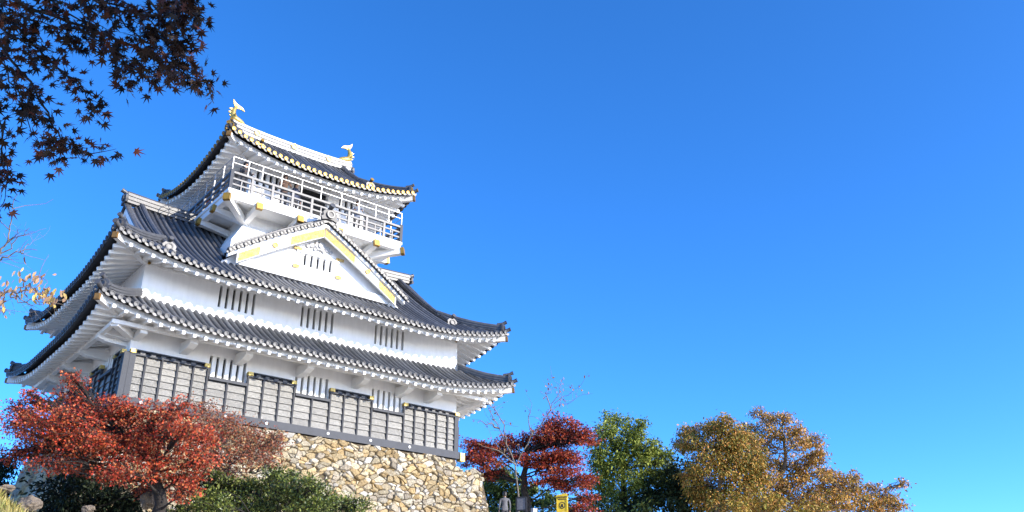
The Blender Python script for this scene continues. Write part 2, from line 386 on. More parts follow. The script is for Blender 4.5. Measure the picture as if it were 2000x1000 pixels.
def hip(parent, rf, side, d1, d0=.12, orn=True, mats=None, sc=1.0, mat_=None):
    """hip ridge from the eave corner at the start of `side`"""
    O, A, I, L = rf.sides[side]; m = MB(); N = 9; path = []
    for i in range(N):
        d = d0+(d1-d0)*i/(N-1); p = O+A*d+I*d; p.z = rf.z(d, d)+.02; path.append(p)
    m.sweep(path, scale_prof(RIDGE, sc, sc)); h = m.build('hip_ridge', mat_ or TILE, parent)
    out = -(A+I).normalized(); p = path[0].copy()
    if orn: ogre_tile(h, p+V((0, 0, -.03))-out*.02, out, .95*sc, mats)
    m = MB(); e = O+A*.1+I*.1; e.z = rf.z(.1, .1)+.04; e2 = e+out*.20+V((0, 0, .04)); e3 = e2+out*.11+V((0, 0, .05))
    m.tube([e, e2, e3], .085, 8); m.disc(e3, out+V((0, 0, .3)), .10, .03, 12, 1); m.build('corner_tile', mats or [TILE, TEND], h)
    # corner rafter with its metal cap, under the soffit
    return h
def corner_beam(parent, rf, side, zf, dwall, zw):
    O, A, I, L = rf.sides[side]; m = MB(); p = O+A*.02+I*.02; q = O+A*dwall+I*dwall; p.z = rf.z0-zf+rf.h-.07; q.z = zw-.06
    m.bar(p, q, .17, .20); b = m.build('corner_rafter', PLW, parent); o = (p-q).normalized(); m = MB(); m.bar(p+o*.0, p+o*.10, .18, .21); m.build('gold_cap', BRASS, b)

# skirt roof above storey one
OV = 1.70
r1 = Roof(-OV-.06, W+OV+.06, -OV-.06, D+OV+.06, 2.68, lambda d: .55*d+.073*d*d, .62, 4.5, 3.2)
mb = MB()
for sd in ('front', 'left', 'right', 'back'): r1.tiles(mb, sd, lambda a, c: min(c, 1.80))
roof1 = mb.build('skirt_roof', [TILEV, TILED, TEND, TILE], castle)
for sd in ('front', 'left', 'right', 'back'): r1.eave(sd, .25, 1.76, 2.90, roof1, sd == 'front'); 
for sd in ('front', 'left', 'right', 'back'): hip(roof1, r1, sd, 1.74); corner_beam(roof1, r1, sd, .25, 1.76, 2.86)
def eave_bracket(x, y, axis, sgn):
    m = MB()
    pr = [(0, 2.20), (0, 2.60), (1.02, 2.52), (1.02, 2.34), (.70, 2.24)]
    if axis == 'x': pts = [(x-.14, -t, z) for t, z in pr]; th = (.28, 0, 0)
    else: pts = [(-t, y-.14, z) for t, z in pr]; th = (0, .28, 0)
    m.plate(pts, th); m.build('eave_bracket', PLW, castle)
for x in (1.85, 3.92, 6.41, 8.89, 10.96, 12.4): eave_bracket(x, 0, 'x', -1)
for y in (.5, 2.6, 4.7, 6.8): eave_bracket(0, y, 'y', -1)
for cx_, cy_ in ((0, 0),):
    m = MB(); m.bar((.1, .1, 2.46), (-.86, -.86, 2.54), .24, .22); m.bar((.14, .02, 2.45), (.14, -.84, 2.50), .24, .22); m.bar((.02, .14, 2.45), (-.84, .14, 2.50), .24, .22)
    m.build('corner_bracket', PLW, castle)
m = MB(); m.box((-.98, -.98, 2.50), (W+.98, -.82, 2.64)); m.box((-.98, -.819, 2.441), (-.82, D+.98, 2.60)); m.box((W+.82, -.819, 2.441), (W+.98, D+.98, 2.60)); m.build('eave_purlin', PLW, castle)

# main hipped and gabled roof
r2 = Roof(-1.55, W+1.55, -1.55, D+1.55, 5.00, lambda d: .58*d+.0275*d*d, .68, 4.5, 5.0)
DT = MY+1.55; GC = 1.61       # distance eave to ridge; where the gable verge stands
mb = MB()
for sd in ('front', 'back'): r2.tiles(mb, sd, lambda a, c: DT-.05 if c > GC else c)
for sd in ('left', 'right'): r2.tiles(mb, sd, lambda a, c: min(c, 2.3))
roof2 = mb.build('main_roof', [TILEV, TILED, TEND, TILE], castle)
for sd in ('front', 'left', 'right', 'back'): r2.eave(sd, .25, 1.56, 5.42, roof2, sd == 'front')
for sd in ('front', 'left', 'right', 'back'): hip(roof2, r2, sd, 2.25, sc=1.0); corner_beam(roof2, r2, sd, .25, 1.56, 5.38)
def gable_end(parent, rf, DTT, gc, gw, sgn, ridge_mat):
    """triangular gable wall with bargeboards at one end of a hipped and gabled roof"""
    xw = rf.x0+gw if sgn < 0 else rf.x1-gw; xv = rf.x0+gc if sgn < 0 else rf.x1-gc
    m = MB(); N = 8; pts = [(xw, rf.y0+gw*.8, rf.z(9, gw*.8)-.1)]
    for i in range(N+1):
        d = gw*.8+(DTT-gw*.8)*i/N; pts.append((xw, rf.y0+d, rf.z(9, d)-.12))
    for i in range(N-1, -1, -1):
        d = gw*.8+(DTT-gw*.8)*i/N; pts.append((xw, rf.y1-d, rf.z(9, d)-.12))
    m.plate(pts[1:], (-sgn*.15, 0, 0)); m.build('gable_wall', PL, parent)
    for fr in (1, -1):
        m = MB(); path = []
        for i in range(N+1):
            d = gc*.9+(DTT-gc*.9)*i/N; path.append((xv-sgn*.06, (rf.y0+d) if fr > 0 else (rf.y1-d), rf.z(9, d)-.42))
        m.sweep(path, [(-.06, 0), (.06, 0), (.06, .36), (-.06, .36)], sidev=(1, 0, 0)); m.build('bargeboard', PLW, parent)
        m = MB(); path = [(xv+sgn*.02, y, z+.43) for _, y, z in path]
        m.sweep(path, [(-.09, 0), (-.09, .06), (-.04, .10), (.04, .10), (.09, .06), (.09, 0)], sidev=(1, 0, 0)); m.build('verge_tile', TILE, parent)
for sg in (-1, 1): gable_end(roof2, r2, DT, GC, 2.25, sg, TILE)
def slope_ridge(parent, rf, x, d0, d1, fr, mats=None, sc=1.0, mat_=None):
    m = MB(); path = []
    for i in range(8):
        d = d0+(d1-d0)*i/7; path.append((x, rf.y0+d if fr > 0 else rf.y1-d, rf.z(9, d)+.02))
    m.sweep(path, scale_prof(RIDGE, sc, 1.1*sc), sidev=(1, 0, 0)); h = m.build('descending_ridge', mat_ or TILE, parent)
    ogre_tile(h, V(path[0])+V((0, 0, -.03)), (0, -fr, 0), 1.05*sc, mats)
for x in (.62, W-.62):
    for fr in (1, -1): slope_ridge(roof2, r2, x, 1.25, DT-.1, fr)
mb = MB()
zr = r2.z(9, DT)-.08
path = [(x, MY, zr+.16*abs((x-MX)/6.9)**3) for x in np.linspace(.0, W-.0, 16)]
mb.sweep(path, scale_prof(RIDGE, 1.35, 1.75), sidev=(0, -1, 0)); rg = mb.build('main_ridge', TILE, roof2)
ogre_tile(rg, (.0, MY, zr+.12), (-1, 0, 0), 1.15); ogre_tile(rg, (W, MY, zr+.12), (1, 0, 0), 1.15)

# tower storey, balcony
TX0, TX1, TY0, TY1 = 4.20, 9.80, 1.98, 6.89
mb = MB(); slx = [(x-.075, x+.075, 10.95, 11.62) for x in (4.53, 4.84, 5.13, 5.42, 8.58, 8.87, 9.16, 9.47)]
wall_box(mb, 'x', TY0, .25, TX0, TX1, 8.0, 12.2, slx+[(6.1, 7.9, 9.75, 11.62)])
wall_box(mb, 'y', TX0, .25, TY0+.25, TY1-.25, 8.0, 12.2, [(y-.5, y+.5, 9.75, 11.55) for y in (3.2, 5.0)])
mb.box((TX0+.25, TY1-.25, 8), (TX1-.25, TY1, 12.2)); mb.box((TX1-.25, TY0+.25, 8), (TX1, TY1, 12.2))
w3 = mb.build('wall', PL, castle, label='white tower wall behind the balcony rails')
for x in (4.53, 4.84, 5.13, 5.42, 8.58, 8.87, 9.16, 9.47):
    m = MB(); m.box((x-.075, TY0+.14, 10.95), (x+.075, TY0+.18, 11.62)); m.build('slit_window', DARK, castle)
m = MB(); m.box((6.1, TY0+.2, 9.75), (7.9, TY0+.24, 11.62)); dr = m.build('doorway', DARK, castle)
m = MB(); m.box((5.95, TY0-.06, 11.62), (8.05, TY0-.002, 11.74)); m.box((5.95, TY0-.06, 9.7), (6.08, TY0-.002, 11.618)); m.box((7.92, TY0-.06, 9.7), (8.05, TY0-.002, 11.618)); m.build('door_frame', PLW, dr)
m = MB(); m.box((6.12, TY0+.05, 9.75), (6.55, TY0+.10, 11.6)); m.build('sliding_door', PLW, dr)
m = MB()
for y in (3.2, 5.0): m.box((TX0+.2, y-.5, 9.75), (TX0+.24, y+.5, 11.55))
m.build('doorway', DARK, castle)
BX, BY = 4.09, 3.74
bx0, bx1, by0, by1 = MX-BX, MX+BX, MY-BY, MY+BY
m = MB(); m.box((bx0, by0, 9.52), (bx1, by1, 9.64)); bal = m.build('balcony', PLW, castle)
def ring_boxes(o0, o1, z0, z1):   # a square ring of four butted members
    m = MB(); a, b, c, d = bx0-o0, bx1+o0, by0-o0, by1+o0; t = o0+o1
    m.box((a, c, z0), (b, c+t, z1)); m.box((a, d-t, z0), (b, d, z1)); m.box((a, c+t+.001, z0+.001), (a+t, d-t-.001, z1-.001)); m.box((b-t, c+t+.001, z0+.001), (b, d-t-.001, z1-.001)); return m
ring_boxes(.02, .22, 9.24, 9.52).build('edge_beam', PLW, bal)
ring_boxes(.07, .02, 9.525, 9.66).build('floor_edge', PLW, bal)
m = MB(); m.box((bx0+.21, by0+.21, 9.40), (bx1-.21, by1-.21, 9.46)); m.build('soffit', PLW, bal)
def strut(p, q, wd=.24, h=.26):
    m = MB(); m.bar(p, q, wd, h); b = m.build('bracket', PLW, bal); d = (V(q)-V(p)).normalized(); m = MB(); m.bar(V(q)-d*.02, V(q)+d*.13, wd+.03, h+.03); m.build('gold_cap', GOLD, b)
ZB = 9.20
for sx in (0, 1):
    for sy in (0, 1):
        tx = TX1 if sx else TX0; ty = TY1 if sy else TY0; ex = bx1+.06 if sx else bx0-.06; ey = by1+.06 if sy else by0-.06
        strut((tx, ty, ZB-.22), (ex, ey, ZB), .26, .28); strut((tx, ty+(.1 if not sy else -.1), ZB-.2), (tx, ey, ZB)); strut((tx+(.1 if not sx else -.1), ty, ZB-.2), (ex, ty, ZB))
for x in (6.05, 7.95):
    strut((x, TY0, ZB-.2), (x, by0-.06, ZB)); strut((x, TY1, ZB-.2), (x, by1+.06, ZB))
for y in (3.55, 5.32):
    strut((TX0, y, ZB-.2), (bx0-.06, y, ZB)); strut((TX1, y, ZB-.2), (bx1+.06, y, ZB))
# flared foot of the tower
m = MB(); a = .72
lo = [(TX0-a, TY0-a, 7.75), (TX1+a, TY0-a, 7.75), (TX1+a, TY1+a, 7.75), (TX0-a, TY1+a, 7.75)]; hi = [(TX0-.01, TY0-.01, 8.95), (TX1+.01, TY0-.01, 8.95), (TX1+.01, TY1+.01, 8.95), (TX0-.01, TY1+.01, 8.95)]
m.add(lo+hi+[(x, y, 6.4) for x, y, z in lo], [(i, (i+1) % 4, 4+(i+1) % 4, 4+i) for i in range(4)]+[(7, 6, 5, 4)]+[(8+i, 8+(i+1) % 4, (i+1) % 4, i) for i in range(4)]); m.build('flared_skirt', PL, castle)
# wooden railing and the safety fence on it
rl = MB(); q = .05
rl = ring_boxes(.06, .06, 10.38, 10.47); rail = rl.build('railing', RAIL, bal)
ring_boxes(.035, .035, 10.12, 10.19).build('middle_rail', RAIL, rail); ring_boxes(.035, .035, 9.86, 9.93).build('middle_rail', RAIL, rail)
def post(x, y, z0, z1, wd, name, m_, par):
    m = MB(); m.box((x-wd/2, y-wd/2, z0), (x+wd/2, y+wd/2, z1)); return m.build(name, m_, par)
px = list(np.linspace(bx0, bx1, 10)); py = list(np.linspace(by0, by1, 9))[1:-1]
for x in px:
    for y in (by0, by1): post(x, y, 9.66, 10.40 if bx0 < x < bx1 else 10.55, .104 if bx0 < x < bx1 else .136, 'post', RAIL if bx0 < x < bx1 else SILL, rail)
for y in py:
    for x in (bx0, bx1): post(x, y, 9.66, 10.40, .104, 'post', RAIL, rail)
for i in range(9):
    xm = (px[i]+px[i+1])/2; post(xm, by0, 9.66, 10.12, .05, 'baluster', RAIL, rail)
fn = ring_boxes(.022, .0, 11.13, 11.155).build('safety_fence', STEEL, bal); ring_boxes(.018, .0, 10.865, 10.883).build('fence_rail', STEEL, fn)
for x in [3.58, 4.2, 5.07, 6.01, 6.94, 7.94, 8.83, 9.71, 10.4]:
    for y in (by0-.012, by1+.012): post(x, y, 10.45, 11.14, .028, 'fence_post', STEEL, fn)
for y in np.linspace(by0, by1, 9):
    for x in (bx0-.012, bx1+.012): post(x, y, 10.45, 11.14, .028, 'fence_post', STEEL, fn)

# top roof
r3 = Roof(MX-4.54, MX+4.54, MY-3.99, MY+3.99, 11.60, lambda d: .58*d+.045*d*d, .68, 4.0, 3.6)
DT3 = 3.99; GC3 = 1.42
mb = MB()
for sd in ('front', 'back'): r3.tiles(mb, sd, lambda a, c: DT3-.04 if c > GC3 else c)
for sd in ('left', 'right'): r3.tiles(mb, sd, lambda a, c: min(c, 1.95))
roof3 = mb.build('tower_roof', [TILEV, TILED, GOLD, GOLDL], castle)
for sd in ('front', 'left', 'right', 'back'): r3.eave(sd, .25, 1.63, 11.95, roof3, sd == 'front', .40)
for sd in ('front', 'left', 'right', 'back'): hip(roof3, r3, sd, 1.9, mats=[TILE, GOLD], sc=.9); corner_beam(roof3, r3, sd, .25, 1.63, 11.90)
for sg in (-1, 1): gable_end(roof3, r3, DT3, GC3, 1.9, sg, TILE)
for x in (MX-2.75, MX+2.75):
    for fr in (1, -1): slope_ridge(roof3, r3, x, 1.05, DT3-.1, fr, [TILE, GOLD], .95)
zr = r3.z(9, DT3)-.06
WR = scale_prof(RIDGE, 1.25, 1.75)
mb = MB(); mb.sweep([(x, MY, zr+.14*abs((x-MX)/3.1)**3) for x in np.linspace(MX-3.2, MX+3.2, 12)], WR, sidev=(0, -1, 0)); rg = mb.build('white_ridge', PLW, roof3)
for zz in (.13, .30):
    for fr in (-1, 1):
        mb = MB(); mb.sweep([(x, MY+fr*.185, zr+zz+.14*abs((x-MX)/3.1)**3) for x in np.linspace(MX-3.2, MX+3.2, 12)], [(-.02, 0), (.02, 0), (.02, .045), (-.02, .045)], sidev=(0, -1, 0)); mb.build('tile_course', TILE, rg)
for x in (MX-1.9, MX, MX+1.9):
    for fr in (-1, 1):
        m = MB(); m.disc((x, MY+fr*.19, zr+.30), (0, fr, 0), .15, .05, 14, 0, .10); m.build('gold_crest', GOLDL, rg)
for sg in (-1, 1): ogre_tile(rg, (MX+sg*3.2, MY, zr-.05), (sg, 0, 0), 1.1, [TILE, GOLD], False)
# golden fish finials
def fish(x, sg):
    b = V((x, MY, zr+.56)); m = MB()
    # head low and facing inward, body curling up at the outer end
    P = [(-.52, .03), (-.36, .10), (-.18, .14), (.0, .20), (.11, .36), (.12, .55), (.06, .74), (-.02, .86)]
    Rr = [.05, .12, .16, .17, .15, .12, .085, .05]
    path = [b+V((sg*px_, 0, pz_)) for px_, pz_ in P]; m.tube(path, Rr, 9, 0)
    f = MB()
    t = b+V((0, -.03, 0)); X = lambda u, z: t+V((sg*u, 0, z))
    f.plate([X(.05, .78), X(.16, .98), X(.20, 1.20), X(.02, 1.02), X(-.10, .98), X(-.30, .90), X(-.42, .74), X(-.22, .80), X(-.06, .76)], (0, .06, 0))
    for u, z in ((.20, .25), (.26, .42), (.24, .60)): f.plate([X(u-.08, z-.06), X(u+.10, z+.05), X(u-.06, z+.12)], (0, .06, 0))
    for s2 in (-1, 1): f.plate([b+V((sg*-.05, s2*.10, .16)), b+V((sg*.10, s2*.30, .30)), b+V((sg*.06, s2*.13, .36))], (sg*.04, 0, 0))
    o = m.build('fish_ornament', GOLDL, roof3); f.build('fin', GOLDL, o)
fish(MX-3.0, -1); fish(MX+3.0, 1)

# dormer gable on the front of the main roof
dz = lambda t: 9.12-(.53*t+.021*t*t)
def roof2_y(z):      # y where the front slope of the main roof reaches height z
    lo_, hi_ = -1.6, MY
    for _ in range(30):
        md = (lo_+hi_)/2
        if r2.z(9, md+1.55) < z: lo_ = md
        else: hi_ = md
    return lo_
mb = MB(); y = -.02; TM = 4.10
NT = 14
for sg in (-1, 1):
    yy = .10
    while yy < 3.6:
        ts = []; t = 0
        while t < TM and roof2_y(dz(t)+.05) > yy-.1: ts.append(t); t += .3
        if len(ts) > 1:
            P = [V((MX+sg*t, yy, dz(t))) for t in ts]; m_ = len(P); ring = []; vs = []
            for i, p in enumerate(P):
                tt = (P[min(i+1, m_-1)]-P[max(i-1, 0)]).normalized(); N = V((0, 1, 0)).cross(tt); N = N if N.z > 0 else -N
                ring += [p+V((0, 1, 0))*(.078*math.cos(math.pi*j/6))+N*(.08*math.sin(math.pi*j/6)) for j in range(7)]
                vs += [p+V((0, -.14, -.015)), p+V((0, .14, -.015))]
            mb.add(ring, [(i*7+j, (i+1)*7+j, (i+1)*7+j+1, i*7+j+1) for i in range(m_-1) for j in range(6)], 0, True)
            mb.add(vs, [(2*i, 2*i+1, 2*i+3, 2*i+2) for i in range(m_-1)], 1)
        yy += .265
dorm = mb.build('gable_dormer', [TILE, TILED], castle)
for sg in (-1, 1):
    path = [V((MX+sg*t, -.06, dz(t)+.02)) for t in np.linspace(0, TM, NT)]
    m = MB(); m.sweep(path, [(-.10, -.06), (-.10, .07), (-.05, .12), (.05, .12), (.10, .07), (.10, -.06)], sidev=(0, -1, 0))
    m.sweep([p+V((0, .26, .02)) for p in path[:-1]], scale_prof(RIDGE, .7, .75), sidev=(0, -1, 0))
    t = .3
    while t < TM:
        m.disc((MX+sg*t, -.165, dz(t)-.02), (0, -1, 0), .10, .06, 12, 1, .066, 0); m.disc((MX+sg*(t+.13), -.16, dz(t+.13)-.06), (0, -1, 0), .045, .03, 8, 0); t += .285
    m.build('verge_tile', [TILE, TEND], dorm)
    m = MB(); pth = [V((MX+sg*t, .0, dz(t))) for t in np.linspace(0.02, TM-.05, NT)]
    m.sweep(pth, [(-.13, -.24), (-.13, -.09), (.05, -.09), (.05, -.24)], sidev=(0, -1, 0)); m.build('verge_board', PLW, dorm)
    m = MB(); pth2 = [V((MX+sg*t, .10, dz(t))) for t in np.linspace(0.02, TM-.45, NT)]
    m.sweep(pth2, [(-.05, -.66), (-.05, -.24), (.05, -.24), (.05, -.66)], sidev=(0, -1, 0)); hf = m.build('bargeboard', PLW, dorm)
    for t0, t1, nm in ((.02, 1.5, 'gold_ornament'), (2.75, 3.6, 'gold_ornament')):
        m = MB(); p3 = [V((MX+sg*t, .045, dz(t))) for t in np.linspace(t0, t1, 6)]
        m.sweep(p3, [(-.012, -.64), (-.012, -.27), (.0, -.27), (.0, -.64)], sidev=(0, -1, 0)); m.build(nm, GOLDP, hf)
    m = MB(); m.disc((MX+sg*2.15, .045, dz(2.15)-.44), (0, -1, 0), .12, .05, 12, 0, .07); m.build('gold_stud', GOLD, hf)
    m = MB(); m.bar((MX+sg*.80, .41, 7.80), (MX+sg*1.16, .41, 7.80), .03, .12); m.build('gold_ornament', GOLDP, dorm)
    m = MB(); m.bar((MX+sg*.86, .43, 7.0), (MX+sg*1.12, .43, 7.0), .03, .15); m.build('gold_ornament', GOLDP, dorm)
pts = [(MX+t, .50, dz(abs(t))-.15) for t in np.linspace(-3.9, 3.9, 25)]; pts = [(MX-3.8, .50, 6.3)]+pts+[(MX+3.8, .50, 6.3)]
gw_ = MB(); zs = [7.12, 7.64]
# gable wall in strips round the lattice opening
def dgx(z):   # half width of the gable at height z
    lo_, hi_ = 0, 4.15
    for _ in range(30):
        md = (lo_+hi_)/2
        if dz(md)-.12 > z: lo_ = md
        else: hi_ = md
    return lo_
def strip(xa0, xa1, xb0, xb1, z0, z1): gw_.plate([(xa0, .5, z0), (xa1, .5, z0), (xb1, .5, z1), (xb0, .5, z1)], (0, .15, 0))
strip(MX-dgx(6.3), MX+dgx(6.3), MX-dgx(7.12), MX+dgx(7.12), 6.3, 7.12)
strip(MX-dgx(7.12), MX-.84, MX-dgx(7.64), MX-.84, 7.12, 7.64); strip(MX+.84, MX+dgx(7.12), MX+.84, MX+dgx(7.64), 7.12, 7.64)
strip(MX-dgx(7.64), MX+dgx(7.64), MX-dgx(8.3), MX+dgx(8.3), 7.64, 8.3); strip(MX-dgx(8.3), MX+dgx(8.3), MX-.05, MX+.05, 8.3, 8.98)
gw_.build('gable_wall', PL, dorm)
wd = MB(); wd.box((MX-.84, .62, 7.12), (MX+.84, .66, 7.64)); lw = wd.build('lattice_window', DARK, dorm)
for k in range(6):
    m = MB(); x = MX-.84+.02+k*.295; m.box((x, .50-.012, 7.10), (x+.175, .60, 7.66)); m.build('bar', PLW, lw)
m = MB(); m.box((MX-1.0, .42, 7.02), (MX+1.0, .498, 7.10)); m.box((MX-1.0, .42, 7.66), (MX+1.0, .498, 7.74)); m.build('window_frame', PLW, lw)
m = MB(); m.box((MX-3.45, .30, 6.34), (MX+3.45, .499, 6.66)); m.build('base_beam', PLW, dorm)
# carved pendant under the apex
m = MB(); c0 = V((MX, .47, 8.18))
for k in range(7):
    an = math.pi*2*k/7; m.disc(c0+V((.16*math.sin(an), 0, .13*math.cos(an))), (0, -1, 0), .10, .07+.01*(k % 2), 10)
m.disc(c0, (0, -1, 0), .11, .12, 12)
for sg in (-1, 1):
    m.disc(c0+V((sg*.36, 0, -.06)), (0, -1, 0), .12, .06, 10); m.disc(c0+V((sg*.53, 0, -.14)), (0, -1, 0), .09, .05, 10); m.disc(c0+V((sg*.20, 0, -.20)), (0, -1, 0), .08, .05, 10)
m.build('carved_pendant', CARV, dorm)
m = MB(); m.sweep([(MX, yv, 9.10) for yv in (-.12, 1, 2, 3, 4.2)], scale_prof(RIDGE, 1.1, 1.1), sidev=(1, 0, 0)); rg = m.build('dormer_ridge', TILE, dorm)
ogre_tile(rg, (MX, -.14, 9.10), (0, -1, 0), 1.35, [TEND, TILE])

# ------------------------------------------------------------------ stone base
def stones(mb, cols, quad, nrm, n, seed, tones, sz, skip=None):
    """irregular fieldstones as clipped cells over a quad given as a function (s,t)->point, s,t in metres"""
    rg_ = np.random.default_rng(seed); L, H, fn_ = quad
    nx, nz = max(2, int(L/sz)), max(2, int(H/(sz*.78))); pts = []
    for j in range(-1, nz+1):
        for i in range(-1, nx+1):
            pts.append(((i+.5+.5*(j % 2)+rg_.uniform(-.44, .44))*L/nx, (j+.5+rg_.uniform(-.44, .44))*H/nz))
    P = np.array(pts); WT = (rg_.uniform(0, 1, len(P))**2)*sz*sz*.8; AN = np.array([1/1.42, 1.2])
    for k, p in enumerate(P):
        if skip and skip(p): continue
        if not (-.05 < p[0] < L+.05 and -.05 < p[1] < H+.05): continue
        d = (P-p)*AN; r = (d*d).sum(1)-WT+WT[k]*0; idx = [q for q in np.argsort(r)[:24] if q != k]; poly = [np.array(q) for q in ((max(0, p[0]-sz*1.5), max(0, p[1]-sz*1.5)), (min(L, p[0]+sz*1.5), max(0, p[1]-sz*1.5)), (min(L, p[0]+sz*1.5), min(H, p[1]+sz*1.5)), (max(0, p[0]-sz*1.5), min(H, p[1]+sz*1.5)))]
        for ii in idx:
            dv = (P[ii]-p)*AN; L2 = dv@dv; nv = dv*AN; mid = p+(P[ii]-p)*(.5+(WT[k]-WT[ii])/(2*L2)); new = []
            for a in range(len(poly)):
                A_, B_ = poly[a], poly[(a+1) % len(poly)]; da, db = (A_-mid)@nv, (B_-mid)@nv
                if da <= 0: new.append(A_)
                if (da < 0 < db) or (db < 0 < da): new.append(A_+(B_-A_)*(da/(da-db)))
            poly = new
            if len(poly) < 3: break
        if len(poly) < 3: continue
        c = sum(poly)/len(poly); n_ = len(poly)
        # round the outline
        ring = []
        for a in range(n_): 
            A_, B_, C_ = poly[a-1], poly[a], poly[(a+1) % n_]
            ring += [B_+(A_-B_)*.10, B_+(C_-B_)*.10]
        hgt = rg_.uniform(.02, .13); tlt = rg_.uniform(-.38, .38, 2); tone = tones[rg_.integers(len(tones))]; tone = np.array(tone)*rg_.uniform(.58, 1.08)
        vs = []; m_ = len(ring)
        for sc_, hh in ((.985, -.06), (.96, hgt*.30), (.80, hgt*.9), (.40, hgt*1.02)):
            for q in ring:
                u_ = c+(q-c)*sc_*(1+rg_.uniform(-.09, .05)); u_ = np.clip(u_+np.array([.09*math.sin(u_[1]*3.1+u_[0]*1.3), .07*math.sin(u_[0]*2.7+1)+.04*math.sin(u_[0]*6.1)]), 0, [L, H]) if H > 1 else u_; h2 = hh+((u_-c)@tlt if hh > 0 else 0)+(rg_.uniform(-.012, .012) if hh > 0 else 0)
                vs.append(fn_(*u_)+nrm*h2)
        mb.add(vs, [(i*m_+j, i*m_+(j+1) % m_, (i+1)*m_+(j+1) % m_, (i+1)*m_+j) for i in range(3) for j in range(m_)]+[list(range(3*m_, 4*m_))], 0, False)
        cols += [tuple(tone)+(1,)]*len(vs)
TONES = [(.62, .47, .25), (.64, .52, .33), (.54, .41, .22), (.56, .48, .34), (.68, .60, .45), (.50, .35, .16), (.44, .37, .27), (.60, .43, .21), (.72, .66, .55), (.60, .50, .32)]
base = thing('stone_wall', 'sloping rubble wall of tan fieldstones carrying the white castle keep', 'stone wall', (7, 4, -5))
mb = MB(); cols = []; ZL = -6.0; BT = .26
top_y = -.18
f_front = lambda s, t: V((-.35-BT*t*.8+s, top_y-BT*t, -.03-t))
nf = V((0, -1, BT)).normalized()
f2 = lambda s, t: V((-.38-BT*t*.8+s*(1+.012*t), top_y-BT*t, -.03-t))
stones(mb, cols, (15.62, 5.0, f2), nf, 0, 2, TONES, .205, lambda p: p[1] < .46 and p[0] > 14.2)
f3 = lambda s, t: V((-.42-BT*t, D+.6-s, -.03-t)); stones(mb, cols, (D+.7, 5.0, f3), V((-1, 0, BT)).normalized(), 0, 3, TONES, .45)
f4 = lambda s, t: V((15.22+BT*t*.35, -.30-BT*t*.6+s, -.50-t)); stones(mb, cols, (6.0, 4.2, f4), V((1, 0, BT*.35)).normalized(), 0, 4, TONES, .42)
f5 = lambda s, t: V((13.88+s, -.28+t, -.48)); stones(mb, cols, (1.4, 5.0, f5), V((0, 0, 1)), 0, 5, TONES, .42)
f6 = lambda s, t: V((13.92+.1*t, -.2+s, -.02-t)); stones(mb, cols, (6.0, .5, f6), V((1, 0, .1)).normalized(), 0, 6, TONES, .42)
o = mb.build('stone_facing', STONE, base); at_ = o.data.attributes.new('tone', 'FLOAT_COLOR', 'POINT'); at_.data.foreach_set('color', np.array(cols, np.float32).ravel())
m = MB()
z0, z1 = -.04, -.52
def frustum(m, a, b):
    (x0, x1, y0, y1, z), (X0, X1, Y0, Y1, Z) = a, b
    m.add([(x0, y0, z), (x1, y0, z), (x1, y1, z), (x0, y1, z), (X0, Y0, Z), (X1, Y0, Z), (X1, Y1, Z), (X0, Y1, Z)], [(0, 1, 2, 3), (7, 6, 5, 4), (0, 4, 5, 1), (1, 5, 6, 2), (2, 6, 7, 3), (3, 7, 4, 0)])
frustum(m, (-.36, 13.88, -.16, D+.4, -.035), (-.48, 13.92, -.28, D+.5, -.505))
frustum(m, (-.50, 15.20, -.26, D+.5, -.506), (-1.9, 15.7, -1.68, D+1.9, -6))
m.build('wall_core', MORT, base); rebase(base)

# ------------------------------------------------------------------ vegetation
def leaf_cloud(centers, tips, ups, sizes, template, tones):
    """numpy leaves: centers Nx3, tip directions, normals; template (k,3) in (side, along, normal) plus faces"""
    tv, tf = template; n = len(centers); k = len(tv)
    t = tips/np.linalg.norm(tips, axis=1, keepdims=True); s = np.cross(t, ups); s /= np.linalg.norm(s, axis=1, keepdims=True)+1e-9; u = np.cross(s, t)
    tv = np.array(tv)
    v = centers[:, None, :] + sizes[:, None, None]*(tv[None, :, 0:1]*s[:, None, :]+tv[None, :, 1:2]*t[:, None, :]+tv[None, :, 2:3]*u[:, None, :])
    return v.reshape(-1, 3), np.repeat(tones, k, axis=0)
def mesh_np(name, verts, tv_n, tf, n, tones, mat_, parent):
    me = bpy.data.meshes.new(name); nf_ = len(tf); ls = np.array([len(f) for f in tf]); flat = np.concatenate([np.array(f) for f in tf])
    loops = (flat[None, :]+(np.arange(n)*tv_n)[:, None]).ravel(); tot = np.tile(ls, n); st = np.concatenate([[0], np.cumsum(tot)[:-1]])
    me.vertices.add(len(verts)); me.vertices.foreach_set('co', verts.astype(np.float32).ravel())
    me.loops.add(len(loops)); me.loops.foreach_set('vertex_index', loops.astype(np.int32))
    me.polygons.add(len(tot)); me.polygons.foreach_set('loop_start', st.astype(np.int32)); me.polygons.foreach_set('loop_total', tot.astype(np.int32))
    me.update(calc_edges=True); me.validate()
    a = me.attributes.new('tone', 'FLOAT_COLOR', 'POINT'); c = np.concatenate([tones, np.ones((len(tones), 1))], 1); a.data.foreach_set('color', c.astype(np.float32).ravel())
    me.materials.append(mat_); o = bpy.data.objects.new(name, me); COL.objects.link(o); o.parent = parent; return o
OVAL = ([(0, -.5, 0), (.22, -.15, .05), (.2, .2, .04), (0, .55, -.08), (-.2, .2, .04), (-.22, -.15, .05)], [(0, 1, 2, 3), (0, 3, 4, 5)])
